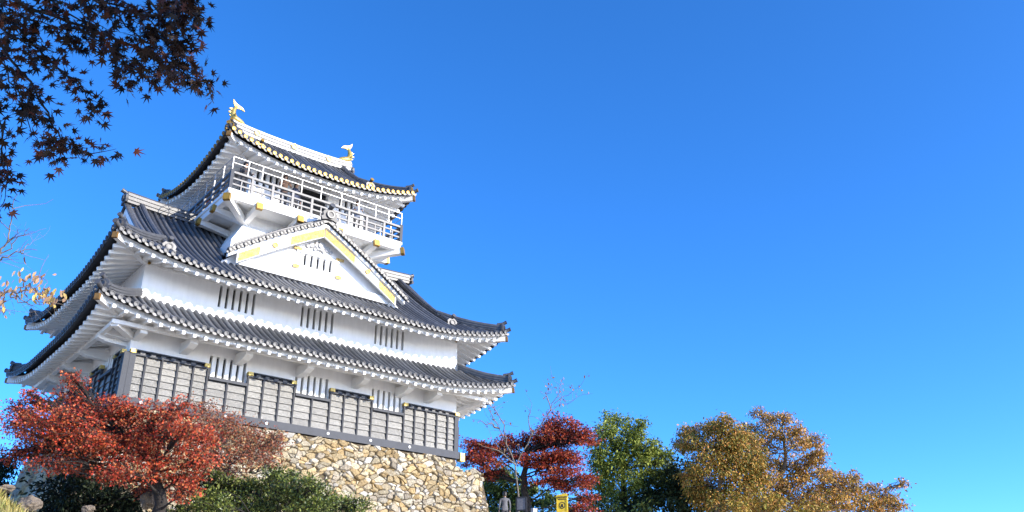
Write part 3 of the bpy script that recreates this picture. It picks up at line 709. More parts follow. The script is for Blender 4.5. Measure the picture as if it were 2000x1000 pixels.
def star_template():
    vs = [(0, 0, .05)]; an = [180]; rr = []
    lob = [(0, 1.0), (40, .90), (80, .68), (125, .42)]
    seq = []
    for a_, r_ in lob: seq.append((a_, r_))
    pts = []
    for sgn in (1, -1):
        L_ = []
        for i, (a_, r_) in enumerate(lob):
            if i > 0: L_.append((sgn*(a_+lob[i-1][0])/2, .30))
            L_.append((sgn*a_, r_))
        pts.append(L_)
    outline = pts[0]+[(180, .14)]+[p for p in pts[1][::-1] if p[0] != 0]
    for a_, r_ in outline: vs.append((r_*math.sin(R(a_)), r_*math.cos(R(a_)), -.12*r_*r_+.0))
    n = len(outline); return vs, [(0, i+1, (i+1) % n+1) for i in range(n)]
STAR = star_template()
SMALLSTAR = ([(0, -.2, 0), (.16, .05, .03), (.5, .15, -.08), (.2, .28, .02), (0, .75, -.10), (-.2, .28, .02), (-.5, .15, -.08), (-.16, .05, .03)], [(0, 1, 3, 4), (1, 2, 3), (0, 4, 5, 7), (7, 5, 6)])
def rand_tones(rg_, n, pal, jit=.25):
    pal = np.array(pal); t = pal[rg_.integers(len(pal), size=n)]; return t*rg_.uniform(1-jit, 1+jit, (n, 1))
def limb(m, p, q, r0, r1, rg_, bend=.12, n=6, seg=6, mi=0):
    p = np.array(p); q = np.array(q); L = np.linalg.norm(q-p); k = rg_.normal(0, bend*L, 3); k2 = rg_.normal(0, bend*L*.5, 3); pts = []
    for i in range(seg+1):
        t = i/seg; pts.append(p+(q-p)*t+k*math.sin(math.pi*t)*.7+k2*math.sin(2*math.pi*t)*.5)
    m.tube(pts, [r0+(r1-r0)*i/seg for i in range(seg+1)], n, mi); return pts
def tree(name, label, cat, base_, forks, clusters, leaf, pal, mat_, bark, r_trunk, size, seed, group=None, ntw=9, flat=.7, tmpl=OVAL, droop=.4, clump=.30, shell=.55, twig=.012, jit=.38, spray=1.12):
    """forks: points the trunk passes; clusters: (centre, radius vector, number of leaves) hung on limbs"""
    rg_ = np.random.default_rng(seed); root = thing(name, label, cat, base_, group); m = MB()
    tp = [np.array(base_)]+[np.array(f) for f in forks]; n = len(tp)
    path = []
    for i in range(n-1):
        for t in np.linspace(0, 1, 5)[(1 if i else 0):]: path.append(tp[i]+(tp[i+1]-tp[i])*t+rg_.normal(0, r_trunk*.25, 3)*(t*(1-t)*4))
    m.tube([p.tolist() for p in path], [r_trunk*(1.25-.75*i/(len(path)-1)) for i in range(len(path))], 9)
    C, T, U_, Z = [], [], [], []
    for (c, rad, nl) in clusters:
        c = np.array(c); rad = np.array(rad)
        j = int(np.argmin([np.linalg.norm(c-p)+(.8*max(0, p[2]-c[2])) for p in path])); j = max(1, j-1)
        pts = limb(m, path[j], c, r_trunk*.24, r_trunk*.08, rg_, .10)
        nt_ = ntw; ends = []
        for _ in range(nt_):
            d = rg_.normal(0, 1, 3); d /= np.linalg.norm(d); rr = rg_.uniform(shell, spray)**.7; e = c+d*rad*rr
            st = np.array(pts[rg_.integers(len(pts)//2, len(pts))]); tw = limb(m, st, e, twig*1.6, twig*.4, rg_, .10, 4, 4); ends.append((e, tw))
        per = max(1, nl//nt_)
        for e, tw in ends:
            k = rg_.integers(1, len(tw), per); bp_ = np.array(tw)[k]*.35+e*.65
            off = rg_.normal(0, 1, (per, 3))*clump*np.array([1, 1, flat])*np.mean(rad); C.append(bp_+off)
            tipd = off/(np.linalg.norm(off, axis=1, keepdims=True)+1e-6)+rg_.normal(0, .5, (per, 3)); tipd[:, 2] -= droop; T.append(tipd)
            up = rg_.normal(0, .7, (per, 3)); up[:, 2] += .55; U_.append(up); Z.append(rg_.uniform(.65, 1.3, per)*size)
    m.build('trunk', bark, root)
    if C:
        C, T, U_, Z = map(np.concatenate, (C, T, U_, Z)); tn = rand_tones(rg_, len(C), pal, jit); v, tc = leaf_cloud(C, T, U_, Z, tmpl, tn)
        mesh_np('crown', v, len(tmpl[0]), tmpl[1], len(C), tc, mat_, root)
    rebase(root); return root
def pxc(d, lst, dens, zr=.9, rs=np.random.default_rng(5), dep=1.0):
    """clusters given as spots and radii in the photograph at distance d (+ own depth offset)"""
    out = []
    for e in lst:
        u, v, ru, rv = e[:4]; dd = d+(e[4] if len(e) > 4 else rs.uniform(-1, 1)*dep); k = dd/FPX
        ax = (ru*k, max(ru, rv)*k*zr, rv*k); out.append((tuple(at(u, v, dd)), ax, int(dens*(ru*rv)/1000)))
    return out
def gpt(u, d, dz=0):    # ground under a bearing of the photograph
    p = at(u, 1000, d); p.z = float(ground_z(np.array(p.x), np.array(p.y)))+dz; return tuple(p)

RED = [(.44, .058, .022), (.50, .085, .026), (.32, .035, .018), (.47, .14, .045), (.18, .024, .017), (.43, .11, .04), (.12, .025, .018), (.30, .13, .075), (.50, .05, .024)]
tree('red_maple_tree', 'broad bright red maple in front of the left corner of the castle', 'tree', gpt(318, 21), [tuple(at(316, 985, 21)), tuple(at(300, 905, 21.2)), tuple(at(250, 850, 21.5))],
     pxc(21, [(140, 762, 26, 36), (170, 800, 52, 26), (60, 788, 34, 16), (40, 810, 38, 18), (110, 815, 55, 24), (205, 795, 45, 22), (250, 805, 40, 20), (60, 845, 58, 20), (150, 845, 66, 26), (235, 835, 55, 26),
              (310, 810, 44, 22), (350, 800, 30, 22), (330, 845, 60, 28), (400, 850, 36, 32), (130, 880, 70, 22), (230, 880, 62, 26), (320, 890, 60, 26), (395, 890, 40, 24), (40, 880, 38, 16),
              (260, 920, 60, 22), (350, 930, 44, 24), (215, 925, 36, 18), (300, 955, 38, 16), (365, 960, 26, 18), (20, 900, 26, 14), (280, 862, 50, 22), (200, 865, 50, 20), (90, 865, 50, 20), (180, 905, 44, 18), (100, 905, 40, 14), (290, 835, 40, 22), (370, 830, 40, 20), (140, 735, 14, 12), (30, 800, 24, 12), (25, 830, 24, 12), (60, 770, 18, 10)], 1000),
     None, RED, LEAF, BARK, .15, .066, 11, spray=1.55, ntw=24, flat=.5, tmpl=SMALLSTAR, clump=.235, shell=.25, twig=.010)
tree('brown_maple_tree', 'thin brownish red maple between the red maple and the stone base', 'tree', gpt(440, 24), [tuple(at(445, 960, 24)), tuple(at(450, 890, 24))],
     pxc(24, [(390, 795, 34, 20), (430, 815, 44, 24), (470, 835, 44, 24), (440, 855, 50, 26), (505, 855, 40, 24), (540, 870, 26, 18), (470, 885, 48, 24), (420, 895, 44, 26), (510, 890, 34, 18), (450, 920, 42, 18), (400, 930, 34, 24), (545, 850, 20, 12), (530, 900, 24, 14)], 900),
     None, [(.26, .08, .04), (.30, .12, .05), (.20, .06, .035), (.33, .16, .07), (.28, .06, .03)], LEAF, GBARK, .06, .060, 12, spray=1.4, ntw=22, tmpl=SMALLSTAR, clump=.36, shell=.2, twig=.009)
GRN = [(.085, .12, .022), (.15, .18, .032), (.025, .045, .011), (.25, .27, .06), (.09, .12, .028)]
tree('green_bush', 'dark green glossy leaved bush before the stone base', 'bush', gpt(540, 22.5), [tuple(at(540, 1010, 22.5))],
     pxc(22.5, [(450, 960, 50, 28), (400, 985, 50, 26), (520, 950, 45, 24), (580, 955, 45, 24), (640, 975, 42, 24), (690, 990, 36, 18), (560, 985, 60, 28), (480, 990, 60, 28), (620, 1000, 60, 22), (570, 928, 16, 14), (430, 940, 24, 16), (350, 1000, 30, 20), (540, 925, 30, 12), (610, 940, 30, 14), (480, 945, 40, 14)], 1500),
     None, GRN, GLEAF, BARK, .06, .074, 13, ntw=18, clump=.26, shell=.25, droop=-.3)
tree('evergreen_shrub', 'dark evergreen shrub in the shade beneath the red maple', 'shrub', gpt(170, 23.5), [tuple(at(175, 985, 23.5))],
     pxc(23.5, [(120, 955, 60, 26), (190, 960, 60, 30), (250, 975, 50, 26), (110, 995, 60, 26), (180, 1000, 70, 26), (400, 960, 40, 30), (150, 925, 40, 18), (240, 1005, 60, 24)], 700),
     None, [(.012, .02, .008), (.02, .032, .012), (.008, .014, .006)], DLEAF, BARK, .06, .11, 14, ntw=10, clump=.36, shell=.2)  # dark foliage, its tones lowered further to paint in the maple's shadow
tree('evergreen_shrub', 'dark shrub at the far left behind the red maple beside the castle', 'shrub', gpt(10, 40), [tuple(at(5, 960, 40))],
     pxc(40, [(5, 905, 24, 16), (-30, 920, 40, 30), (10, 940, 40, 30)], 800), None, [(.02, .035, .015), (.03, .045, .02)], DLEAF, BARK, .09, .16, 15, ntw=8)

# trees right of the castle
tree('red_maple_tree', 'dark red layered maple just right of the castle by the signs', 'tree', gpt(1028, 46), [tuple(at(1030, 985, 46)), tuple(at(1022, 930, 46)), tuple(at(1030, 870, 46))],
     pxc(46, [(925, 868, 30, 18), (912, 895, 26, 18), (955, 880, 36, 20), (985, 862, 30, 16), (940, 905, 36, 16), (1000, 890, 30, 14), (1095, 822, 34, 16), (1125, 838, 36, 18), (1070, 848, 34, 18), (1120, 862, 42, 16), (1060, 868, 36, 16),
              (1065, 905, 30, 18), (1105, 908, 44, 18), (1130, 930, 36, 14), (1075, 938, 44, 16), (1115, 950, 36, 12), (965, 925, 24, 12), (1150, 972, 20, 14), (1145, 995, 24, 12), (1090, 850, 40, 16), (1080, 890, 40, 12), (1030, 860, 24, 14), (1030, 900, 20, 14), (1110, 890, 40, 12), (1145, 850, 20, 18), (940, 925, 30, 12)], 1750),
     None, [(.32, .042, .022), (.40, .06, .024), (.22, .026, .016), (.36, .10, .035), (.13, .02, .015)], LEAF, BARK, .20, .125, 21, spray=1.3, ntw=20, flat=.42, tmpl=SMALLSTAR, clump=.24, shell=.4, twig=.02)
tree('bare_tree', 'pale nearly leafless tree rising through the dark red maple', 'tree', gpt(1012, 44.5), [tuple(at(1014, 980, 44.5)), tuple(at(1006, 905, 44.5)), tuple(at(990, 870, 44.5)), tuple(at(975, 838, 44.5))],
     [], None, [(.3, .2, .1)], LEAF, PBARK, .040, .1, 22)
GR2 = [(.19, .235, .035), (.25, .30, .045), (.10, .14, .022), (.31, .34, .06)]
tree('green_tree', 'dense rounded green tree between the dark red maple and the golden tree', 'tree', gpt(1220, 52), [tuple(at(1220, 980, 52)), tuple(at(1215, 900, 52))],
     pxc(52, [(1195, 818, 22, 18), (1190, 840, 32, 20), (1232, 832, 26, 20), (1255, 828, 10, 16), (1180, 870, 36, 26), (1225, 865, 44, 28), (1262, 868, 30, 26), (1280, 900, 28, 26), (1240, 905, 46, 30), (1190, 910, 44, 30), (1270, 935, 36, 26), (1215, 945, 50, 28), (1170, 945, 30, 26), (1165, 900, 20, 24), (1240, 975, 46, 24), (1190, 980, 40, 20), (1300, 900, 20, 24), (1295, 935, 24, 22)], 1500),
     None, GR2, LEAF, BARK, .22, .15, 23, ntw=18, clump=.24, shell=.5)
tree('dark_green_tree', 'low dark green tree in the gap below the green and golden trees', 'tree', gpt(1330, 50), [tuple(at(1330, 990, 50)), tuple(at(1330, 950, 50))],
     pxc(50, [(1325, 915, 30, 26), (1300, 945, 40, 26), (1350, 950, 36, 26), (1280, 980, 46, 22), (1340, 985, 50, 22), (1390, 985, 40, 22), (1230, 995, 46, 14), (1310, 965, 40, 20)], 900),
     None, [(.025, .045, .015), (.04, .06, .02), (.02, .03, .01)], DLEAF, BARK, .25, .2, 24, ntw=12, clump=.32)
GOL = [(.54, .29, .055), (.47, .24, .045), (.60, .35, .09), (.36, .22, .04), (.33, .24, .04), (.56, .25, .07), (.18, .14, .035)]
tree('golden_tree', 'golden brown tree with green lower leaves beside the green tree', 'tree', gpt(1400, 48), [tuple(at(1400, 990, 48)), tuple(at(1410, 920, 48)), tuple(at(1400, 870, 48))],
     pxc(48, [(1340, 845, 22, 14), (1375, 838, 30, 16), (1410, 828, 30, 20), (1440, 850, 26, 22), (1350, 865, 30, 18), (1400, 862, 44, 26), (1450, 885, 36, 26), (1370, 900, 40, 24), (1420, 910, 46, 28), (1470, 920, 34, 24), (1390, 945, 50, 24), (1450, 955, 48, 24), (1410, 985, 56, 22), (1350, 930, 26, 20), (1470, 985, 40, 20), (1480, 945, 30, 22), (1370, 970, 40, 22), (1430, 870, 30, 20), (1460, 860, 30, 20), (1480, 900, 30, 24), (1330, 870, 24, 16)], 1750),
     None, GOL+[(.20, .19, .035), (.15, .16, .03), (.24, .20, .04), (.11, .12, .025), (.30, .24, .04)], LEAF, GBARK, .15, .135, 25, ntw=20, clump=.24, shell=.45, droop=.8, twig=.018)
tree('golden_tree', 'tallest golden tree with airy branches showing through its thin crown', 'tree', gpt(1520, 52), [tuple(at(1520, 990, 52)), tuple(at(1525, 940, 52)), tuple(at(1535, 890, 52)), tuple(at(1530, 850, 52))],
     pxc(52, [(1480, 805, 16, 12), (1500, 820, 26, 14), (1530, 818, 24, 14), (1465, 840, 24, 16), (1510, 845, 34, 18), (1560, 840, 26, 18), (1590, 862, 24, 18), (1550, 870, 38, 20), (1600, 890, 20, 18), (1490, 875, 28, 20), (1580, 905, 36, 20), (1530, 905, 36, 18), (1500, 935, 36, 20), (1570, 940, 44, 20), (1540, 970, 50, 20), (1615, 925, 22, 18), (1495, 975, 40, 18), (1570, 985, 50, 18), (1600, 960, 34, 20), (1520, 950, 40, 20), (1560, 925, 30, 16), (1470, 860, 24, 18), (1480, 905, 30, 18)], 1300),
     None, GOL+[(.45, .28, .12)], LEAF, GBARK, .14, .135, 26, ntw=18, clump=.25, shell=.3, droop=.8, twig=.02)
tree('golden_tree', 'small sparse golden tree at the right end of the row of trees', 'tree', gpt(1690, 50), [tuple(at(1680, 1000, 50)), tuple(at(1680, 975, 50))],
     pxc(50, [(1640, 935, 24, 14), (1665, 930, 20, 14), (1620, 950, 30, 18), (1660, 958, 36, 18), (1705, 955, 24, 14), (1690, 975, 36, 18), (1735, 965, 22, 16), (1762, 950, 12, 16), (1755, 985, 24, 16), (1630, 980, 44, 18), (1700, 995, 50, 14), (1590, 992, 40, 16), (1640, 965, 30, 16), (1730, 985, 30, 16), (1620, 930, 24, 14), (1600, 975, 40, 16)], 1150),
     None, GOL, LEAF, GBARK, .10, .135, 27, ntw=16, clump=.25, shell=.3, droop=.8, twig=.016)
YG = [(.13, .19, .035), (.18, .22, .05), (.08, .12, .03)]
tree('green_shrub', 'sunlit yellow green shrub behind the notice board', 'shrub', gpt(1010, 56), [tuple(at(1010, 1000, 56))], pxc(56, [(1000, 940, 26, 22), (980, 960, 24, 20), (1010, 975, 34, 20), (990, 995, 40, 18), (1040, 965, 20, 20), (965, 940, 20, 20), (955, 975, 20, 24), (985, 925, 24, 18), (1020, 950, 24, 20), (940, 950, 20, 24), (1000, 1000, 50, 20), (1070, 975, 24, 18)], 1300), None, YG+[(.05, .08, .02)], LEAF, BARK, .1, .2, 31, ntw=9)
tree('green_shrub', 'pale green shrub behind the yellow board', 'shrub', gpt(1115, 56), [tuple(at(1115, 1000, 56))], pxc(56, [(1120, 980, 26, 18), (1085, 985, 24, 18), (1060, 995, 24, 14), (1130, 1000, 26, 14)], 520), None, YG, LEAF, BARK, .1, .2, 32, ntw=9)
tree('green_shrub', 'dark shrub under the dense green tree', 'shrub', gpt(1180, 50), [tuple(at(1185, 1005, 50))], pxc(50, [(1175, 985, 24, 18), (1200, 1000, 34, 16), (1240, 1000, 40, 14)], 520), None, GRN, LEAF, BARK, .1, .2, 33, ntw=9)

tree('yellow_shrub', 'yellowish shrub at the foot of the golden trees', 'shrub', gpt(1490, 46), [tuple(at(1490, 1005, 46))], pxc(46, [(1440, 985, 36, 18), (1490, 975, 34, 20), (1540, 985, 40, 18), (1480, 1000, 60, 14), (1590, 995, 34, 14)], 800), None, [(.34, .23, .03), (.40, .26, .05), (.22, .20, .03), (.40, .20, .05)], LEAF, GBARK, .1, .16, 34, ntw=12, clump=.26)
d_ = 34.0
for _ in range(40):
    p_ = at(785, 968, d_); d_ += (-.22+.26*p_.z-p_.y)*.9
tree('wall_weed', 'small green weed growing out of the rubble stone wall', 'weed', tuple(at(785, 985, d_)), [tuple(at(785, 975, d_))], pxc(d_, [(780, 972, 10, 6), (792, 978, 9, 6)], 700, dep=.05), None, [(.20, .20, .03), (.12, .15, .03)], LEAF, GBARK, .02, .08, 35, ntw=8)
def polyline_tree(name, label, base_, trunk, lines, d, bark, r0, seed, ntw, twl):
    """a bare or thinly leaved tree from branch polylines; returns root and twig points"""
    rg_ = np.random.default_rng(seed); root = thing(name, label, 'tree', base_); m = MB(); pts_all = []
    m.tube([base_]+[tuple(p) for p in trunk], [r0*(1-.45*i/len(trunk)) for i in range(len(trunk)+1)], 8)
    for ln, r in lines:
        dz_ = rg_.uniform(-.04, .04)*d; P = [np.array(at(u, v, d+dz_*min(1, i/2.))) for i, (u, v) in enumerate(ln)]
        Q = []
        for i in range(len(P)-1):
            for t in np.linspace(0, 1, 5)[(0 if i == 0 else 1):]: Q.append(P[i]*(1-t)+P[i+1]*t+rg_.normal(0, .0016*d, 3)*(1 if 0 < t < 1 else .3))
        m.tube([q.tolist() for q in Q], [r*(1-.8*i/(len(Q)-1)) for i in range(len(Q))], 5); pts_all.append(Q)
        for _ in range(ntw):
            k = rg_.integers(1, len(Q)); dr = (Q[k]-Q[k-1]); dr /= np.linalg.norm(dr)+1e-6; e = Q[k]+(dr+rg_.normal(0, .55, 3))*twl*rg_.uniform(.4, 1)
            tw = limb(m, Q[k], e, r*.3, r*.12, rg_, .08, 4, 4); pts_all.append([np.array(q) for q in tw])
    m.build('trunk', bark, root); return root, pts_all
# bare tree: its upper branches
bt = [o for o in COL.objects if o.name == 'bare_tree'][0]
m = MB(); rg_ = np.random.default_rng(50)
BL = [([(975, 838), (958, 826), (935, 822)], .05), ([(1006, 905), (1040, 850), (1075, 800), (1092, 765), (1094, 748)], .032), ([(1075, 800), (1105, 790), (1140, 772)], .02), ([(990, 870), (985, 830), (965, 800)], .04), ([(1075, 800), (1068, 775), (1075, 760)], .03),
      ([(975, 838), (960, 812), (955, 795)], .03), ([(1040, 850), (1030, 815), (1040, 790)], .03), ([(1085, 785), (1110, 770), (1120, 762)], .02), ([(1006, 905), (970, 880), (940, 868)], .04)]
tips_ = []
for ln, r in BL:
    P = [np.array(at(u, v, 44.5)) for u, v in ln]; Q = []
    for i in range(len(P)-1):
        for t in np.linspace(0, 1, 4)[(0 if i == 0 else 1):]: Q.append(P[i]*(1-t)+P[i+1]*t+rg_.normal(0, .05, 3))
    m.tube([q.tolist() for q in Q], [r*(1-.7*i/(len(Q)-1)) for i in range(len(Q))], 5)
    for _ in range(9):
        k = rg_.integers(1, len(Q)); e = Q[k]+rg_.normal(0, .42, 3)+np.array([0, 0, .25]); tw = limb(m, Q[k], e, .009, .004, rg_, .08, 4, 4); tips_ += tw[2:]
b_ = m.build('branch', PBARK, bt); b_.location = -bt.location
C = np.array(tips_)[rg_.integers(len(tips_), size=110)]+rg_.normal(0, .05, (110, 3)); T = rg_.normal(0, .6, (110, 3)); T[:, 2] -= .8
v, tc = leaf_cloud(C, T, rg_.normal(0, 1, (110, 3)), rg_.uniform(.10, .18, 110), OVAL, rand_tones(rg_, 110, [(.34, .22, .12), (.3, .16, .09)]))
o = mesh_np('crown', v, 6, OVAL[1], 110, tc, LEAF, bt); o.location = -bt.location

# tan leaved tree whose branches reach in at the left
tb = at(-420, 1000, 12); tb.z = float(ground_z(np.array(tb.x), np.array(tb.y)))
root, tw = polyline_tree('yellow_leaf_tree', 'bare branched tree with tan drooping leaves left of the castle roofs', tuple(tb), [at(-330, 800, 12), at(-200, 640, 12), at(-110, 580, 12)],
    [([(-110, 580), (-40, 520), (0, 492), (15, 470), (22, 432), (24, 408)], .022), ([(-110, 575), (-40, 525), (0, 495), (30, 470), (56, 445)], .018), ([(-110, 580), (-40, 530), (5, 502), (40, 492), (72, 487)], .018),
     ([(15, 470), (36, 455), (42, 448)], .008), ([(-110, 580), (-40, 590), (20, 568), (50, 560), (76, 542)], .02), ([(-110, 585), (-40, 600), (20, 570), (60, 570), (98, 575)], .02), ([(20, 578), (45, 590), (62, 598), (86, 592)], .009),
     ([(-110, 590), (-60, 610), (-10, 605), (8, 600)], .015), ([(40, 492), (55, 478), (68, 470)], .007), ([(20, 568), (60, 585), (100, 592), (112, 586)], .01), ([(50, 560), (70, 565), (84, 552)], .008)], 12, PBARK, .16, 60, 7, .32)
rg_ = np.random.default_rng(61); C = []
for u, v_, n in ((45, 574, 7), (52, 545, 5), (68, 543, 9), (72, 565, 12), (88, 575, 14), (98, 585, 16), (104, 592, 10), (92, 568, 10), (30, 532, 4), (12, 560, 9), (25, 575, 8), (5, 590, 9), (8, 610, 8), (0, 545, 5), (70, 585, 9), (122, 582, 6), (85, 552, 4), (106, 541, 1), (52, 502, 2), (-15, 570, 10), (2, 575, 8), (58, 560, 7)):
    for _ in range(n): C.append(np.array(at(u+rg_.normal(0, 5), v_+rg_.normal(0, 5), 12+rg_.normal(0, .15))))
C = np.array(C); n = len(C); T = rg_.normal(0, .35, (n, 3)); T[:, 2] -= 1
v, tc = leaf_cloud(C, T, rg_.normal(0, 1, (n, 3)), rg_.uniform(.06, .105, n), OVAL, rand_tones(rg_, n, [(.42, .27, .13), (.36, .22, .12), (.50, .36, .10), (.30, .18, .10)]))
mesh_np('crown', v, 6, OVAL[1], n, tc, LEAF, root); rebase(root)

# overhanging maple at the upper left, near the viewer
mb_ = at(-1100, 700, 5.2); mb_.z = float(ground_z(np.array(mb_.x), np.array(mb_.y)))
DM = 4.6
LN = [([(-260, -120), (-60, -40), (60, 20), (160, 50), (250, 85), (325, 122), (380, 152), (408, 170)], .012), ([(-260, -100), (-60, -30), (40, 60), (90, 115), (135, 150), (165, 178), (182, 220)], .010),
      ([(-260, -80), (-60, 0), (10, 100), (60, 160), (95, 220), (118, 268), (135, 292), (182, 300)], .010), ([(-260, -60), (-60, 60), (-12, 180), (4, 280), (12, 340), (10, 388)], .009),
      ([(-200, -140), (100, -40), (200, 10), (300, 30), (360, 20), (396, 38)], .010), ([(150, 48), (220, 100), (265, 135), (305, 165)], .005), ([(0, 50), (50, 85), (105, 100), (150, 95)], .006),
      ([(220, -60), (300, 10), (340, 60), (360, 95)], .008), ([(60, 160), (50, 225), (75, 290), (110, 318)], .004), ([(-60, -60), (60, -20), (140, 10), (210, 60)], .008), ([(-60, 60), (10, 130), (40, 190), (50, 215)], .006),
      ([(60, -60), (150, -10), (260, 20), (330, 70), (352, 105)], .008), ([(120, 20), (190, 60), (235, 110), (245, 150)], .005), ([(-40, 20), (40, 30), (110, 55), (170, 85)], .006), ([(200, 10), (260, 60), (310, 100), (385, 150)], .005), ([(250, -40), (340, -5), (385, 15)], .006), ([(-60, 120), (-5, 60), (40, 20)], .006), ([(260, 90), (310, 125), (340, 150)], .004)]
root, tw = polyline_tree('maple_tree', 'dark red maple with star leaves overhanging the upper left foreground', tuple(mb_), [at(-950, 300, 5.0), at(-700, 0, 4.8), at(-260, -110, 4.6)], LN, DM, BARK, .13, 70, 4, .095)
rg_ = np.random.default_rng(71); C = []; T = []
for Q in tw:
    L = sum(np.linalg.norm(Q[i+1]-Q[i]) for i in range(len(Q)-1)); n = int(L*76)
    for _ in range(n):
        k = rg_.integers(1 if len(Q) < 8 else 5, len(Q)); off = rg_.normal(0, .035, 3); C.append(Q[k]+off); t_ = off/.03*.5+rg_.normal(0, .4, 3); t_[2] -= .55; T.append(t_)
C = np.array(C); T = np.array(T); n = len(C); up = rg_.normal(0, .6, (n, 3)); up[:, 2] += .7
Zs = rg_.uniform(.034, .055, n)
# leaves of the same crown overhead, outside the picture, which keep the branch in shade
lc = np.array(at(150, 110, DM)); sv = np.array(SUN); k2 = 1500
C2 = lc+sv*rg_.uniform(2.9, 4.6, (k2, 1))+np.clip(rg_.normal(0, .5, (k2, 3)), -.95, .95)*np.array([1.0, 1.0, .8]); T2 = rg_.normal(0, 1, (k2, 3)); u2 = rg_.normal(0, .5, (k2, 3))+sv; Z2 = rg_.uniform(.06, .085, k2)
C = np.concatenate([C, C2]); T = np.concatenate([T, T2]); up = np.concatenate([up, u2]); Zs = np.concatenate([Zs, Z2])
v, tc = leaf_cloud(C, T, up, Zs, STAR, rand_tones(rg_, len(C), [(.022, .008, .003), (.013, .006, .003), (.03, .010, .004), (.07, .018, .007), (.010, .006, .003)]))  # naturally dark leaves taken near black; part of their shade is in the colour
mesh_np('crown', v, len(STAR[0]), STAR[1], len(C), tc, LEAF, root)
m = MB(); e = lc+sv*3.7; limb(m, at(-700, 0, 4.8), e+np.array([0, 0, .5]), .05, .02, rg_, .1, 6, 10)
for _ in range(24): limb(m, e+np.array([0, 0, .5])+rg_.normal(0, .2, 3), e+rg_.normal(0, .6, 3), .012, .004, rg_, .1, 4, 4)
m.build('branch', BARK, root); rebase(root)

# ------------------------------------------------------------------ rocks and dry grass at the lower left
def rock(label, c, r, seed):
    import bmesh
    rg_ = np.random.default_rng(seed); bm = bmesh.new(); bmesh.ops.create_icosphere(bm, subdivisions=4, radius=1)
    dirs = rg_.normal(0, 1, (14, 3)); dirs /= np.linalg.norm(dirs, axis=1, keepdims=True); offs = rg_.uniform(.62, .95, 14)
    for v_ in bm.verts:
        p = np.array(v_.co)
        for d_, o_ in zip(dirs, offs):
            k = p@d_
            if k > o_: p = p-d_*(k-o_)
        p = p*(1+.22*noise.fractal(V(p)*2.2+V((seed*7, 0, 0)), 1.0, 2.1, 5)); v_.co = p*np.array(r)
    me = bpy.data.meshes.new('rock'); bm.to_mesh(me); bm.free(); me.materials.append(ROCK); o = bpy.data.objects.new('rock', me); COL.objects.link(o); o.location = c; o.rotation_euler = (rg_.uniform(-.2, .2), rg_.uniform(-.2, .2), rg_.uniform(0, 6))
    tag(o, label, 'rock', 'rocks on the slope under the maple')
rock('large grey weathered rock on the dry grass mound', at(55, 985, 19), (.30, .26, .17), 1)
rock('pale rock half buried in the grass left of the large grey rock', at(8, 955, 19.5), (.22, .22, .10), 2)
rock('small sunlit rock in the dark gap right of the grass mound', at(172, 994, 20), (.16, .14, .10), 3)
rock('pale boulder just left of the red maple trunk', at(291, 975, 21.6), (.22, .2, .26), 4)
rg_ = np.random.default_rng(80); n = 9000
gx = -7.6+rg_.normal(0, 1.5, n); gy = -13.6+rg_.normal(0, 2.0, n); gz = ground_z(gx, gy); C = np.stack([gx, gy, gz+.05], 1); T = rg_.normal(0, .45, (n, 3)); T[:, 2] = 1
BLADE = ([(-.07, -.5, 0), (.07, -.5, 0), (.05, .1, .05), (0, .7, .2), (-.05, .1, .05)], [(0, 1, 2, 4), (4, 2, 3)])
v, tc = leaf_cloud(C, T, rg_.normal(0, 1, (n, 3)), rg_.uniform(.09, .22, n), BLADE, rand_tones(rg_, n, [(.38, .30, .09), (.30, .26, .07), (.20, .21, .05), (.44, .36, .14)]))
g = mesh_np('dry_grass', v, 5, BLADE[1], n, tc, LEAF, None); tag(g, 'dry yellowish grass covering the mound at the lower left', 'grass', kind='stuff')

# ------------------------------------------------------------------ signs by the right hand trees
def board(name, label, cat, c, wd, h, th, frame, face, ang, posts=True):
    """upright board on two posts; c is the centre of the face"""
    gz_ = float(ground_z(np.array(c.x), np.array(c.y))); root = thing(name, label, cat, (c.x, c.y, gz_)); root.rotation_euler = (0, 0, ang); zc = c.z-gz_
    m = MB(); m.box((-wd/2, -th/2, zc-h/2), (wd/2, th/2, zc+h/2)); m.build('panel', face, root)
    m = MB()
    for s_ in (-1, 1): m.box((s_*(wd/2+.03)-.03, -th/2-.02, zc-h/2-.03), (s_*(wd/2+.03)+.03, th/2+.02, zc+h/2+.03))
    m.box((-wd/2, -th/2-.021, zc+h/2), (wd/2, th/2+.021, zc+h/2+.05)); m.box((-wd/2, -th/2-.021, zc-h/2-.05), (wd/2, th/2+.021, zc-h/2)); m.build('frame', frame, root)
    for s_ in (-1, 1):
        m = MB(); m.box((s_*(wd/2+.03)-.035, -.035, -.1), (s_*(wd/2+.03)+.035, .035, zc-h/2-.031)); m.build('post', frame, root)
    return root, zc
GB = mat('grey_board', (.16, .165, .19), .7, .3, 20); YB = mat('yellow_board', (.75, .52, .03), .6, .1, 6); WB = mat('pale_box', (.45, .46, .48), .6, .1, 6)
board('notice_board', 'grey notice board on dark posts in front of the dark red maple', 'notice board', at(1018.5, 984, 43), .42, .55, .04, BLK, GB, -1.0)
r_, zc = board('sign_board', 'yellow sign with a round black emblem under the dark red maple', 'sign', at(1098, 985, 43), .42, .62, .04, YB, YB, -.95)
m = MB(); m.plate([(-.30, -.06, zc+.36), (.30, -.06, zc+.36), (.22, -.06, zc+.50), (-.22, -.06, zc+.44)], (0, .12, 0)); m.build('roof', YB, r_)
m = MB(); m.box((-.24, -.075, zc+.31), (.24, -.045, zc+.345)); m.box((-.21, -.03, zc+.215), (.21, -.024, zc+.245)); m.build('stripe', BLK, r_)
m = MB(); m.disc((0, -.021, zc-.05), (0, -1, 0), .155, .012, 20, 0, .12); m.build('emblem', [BLK], r_)
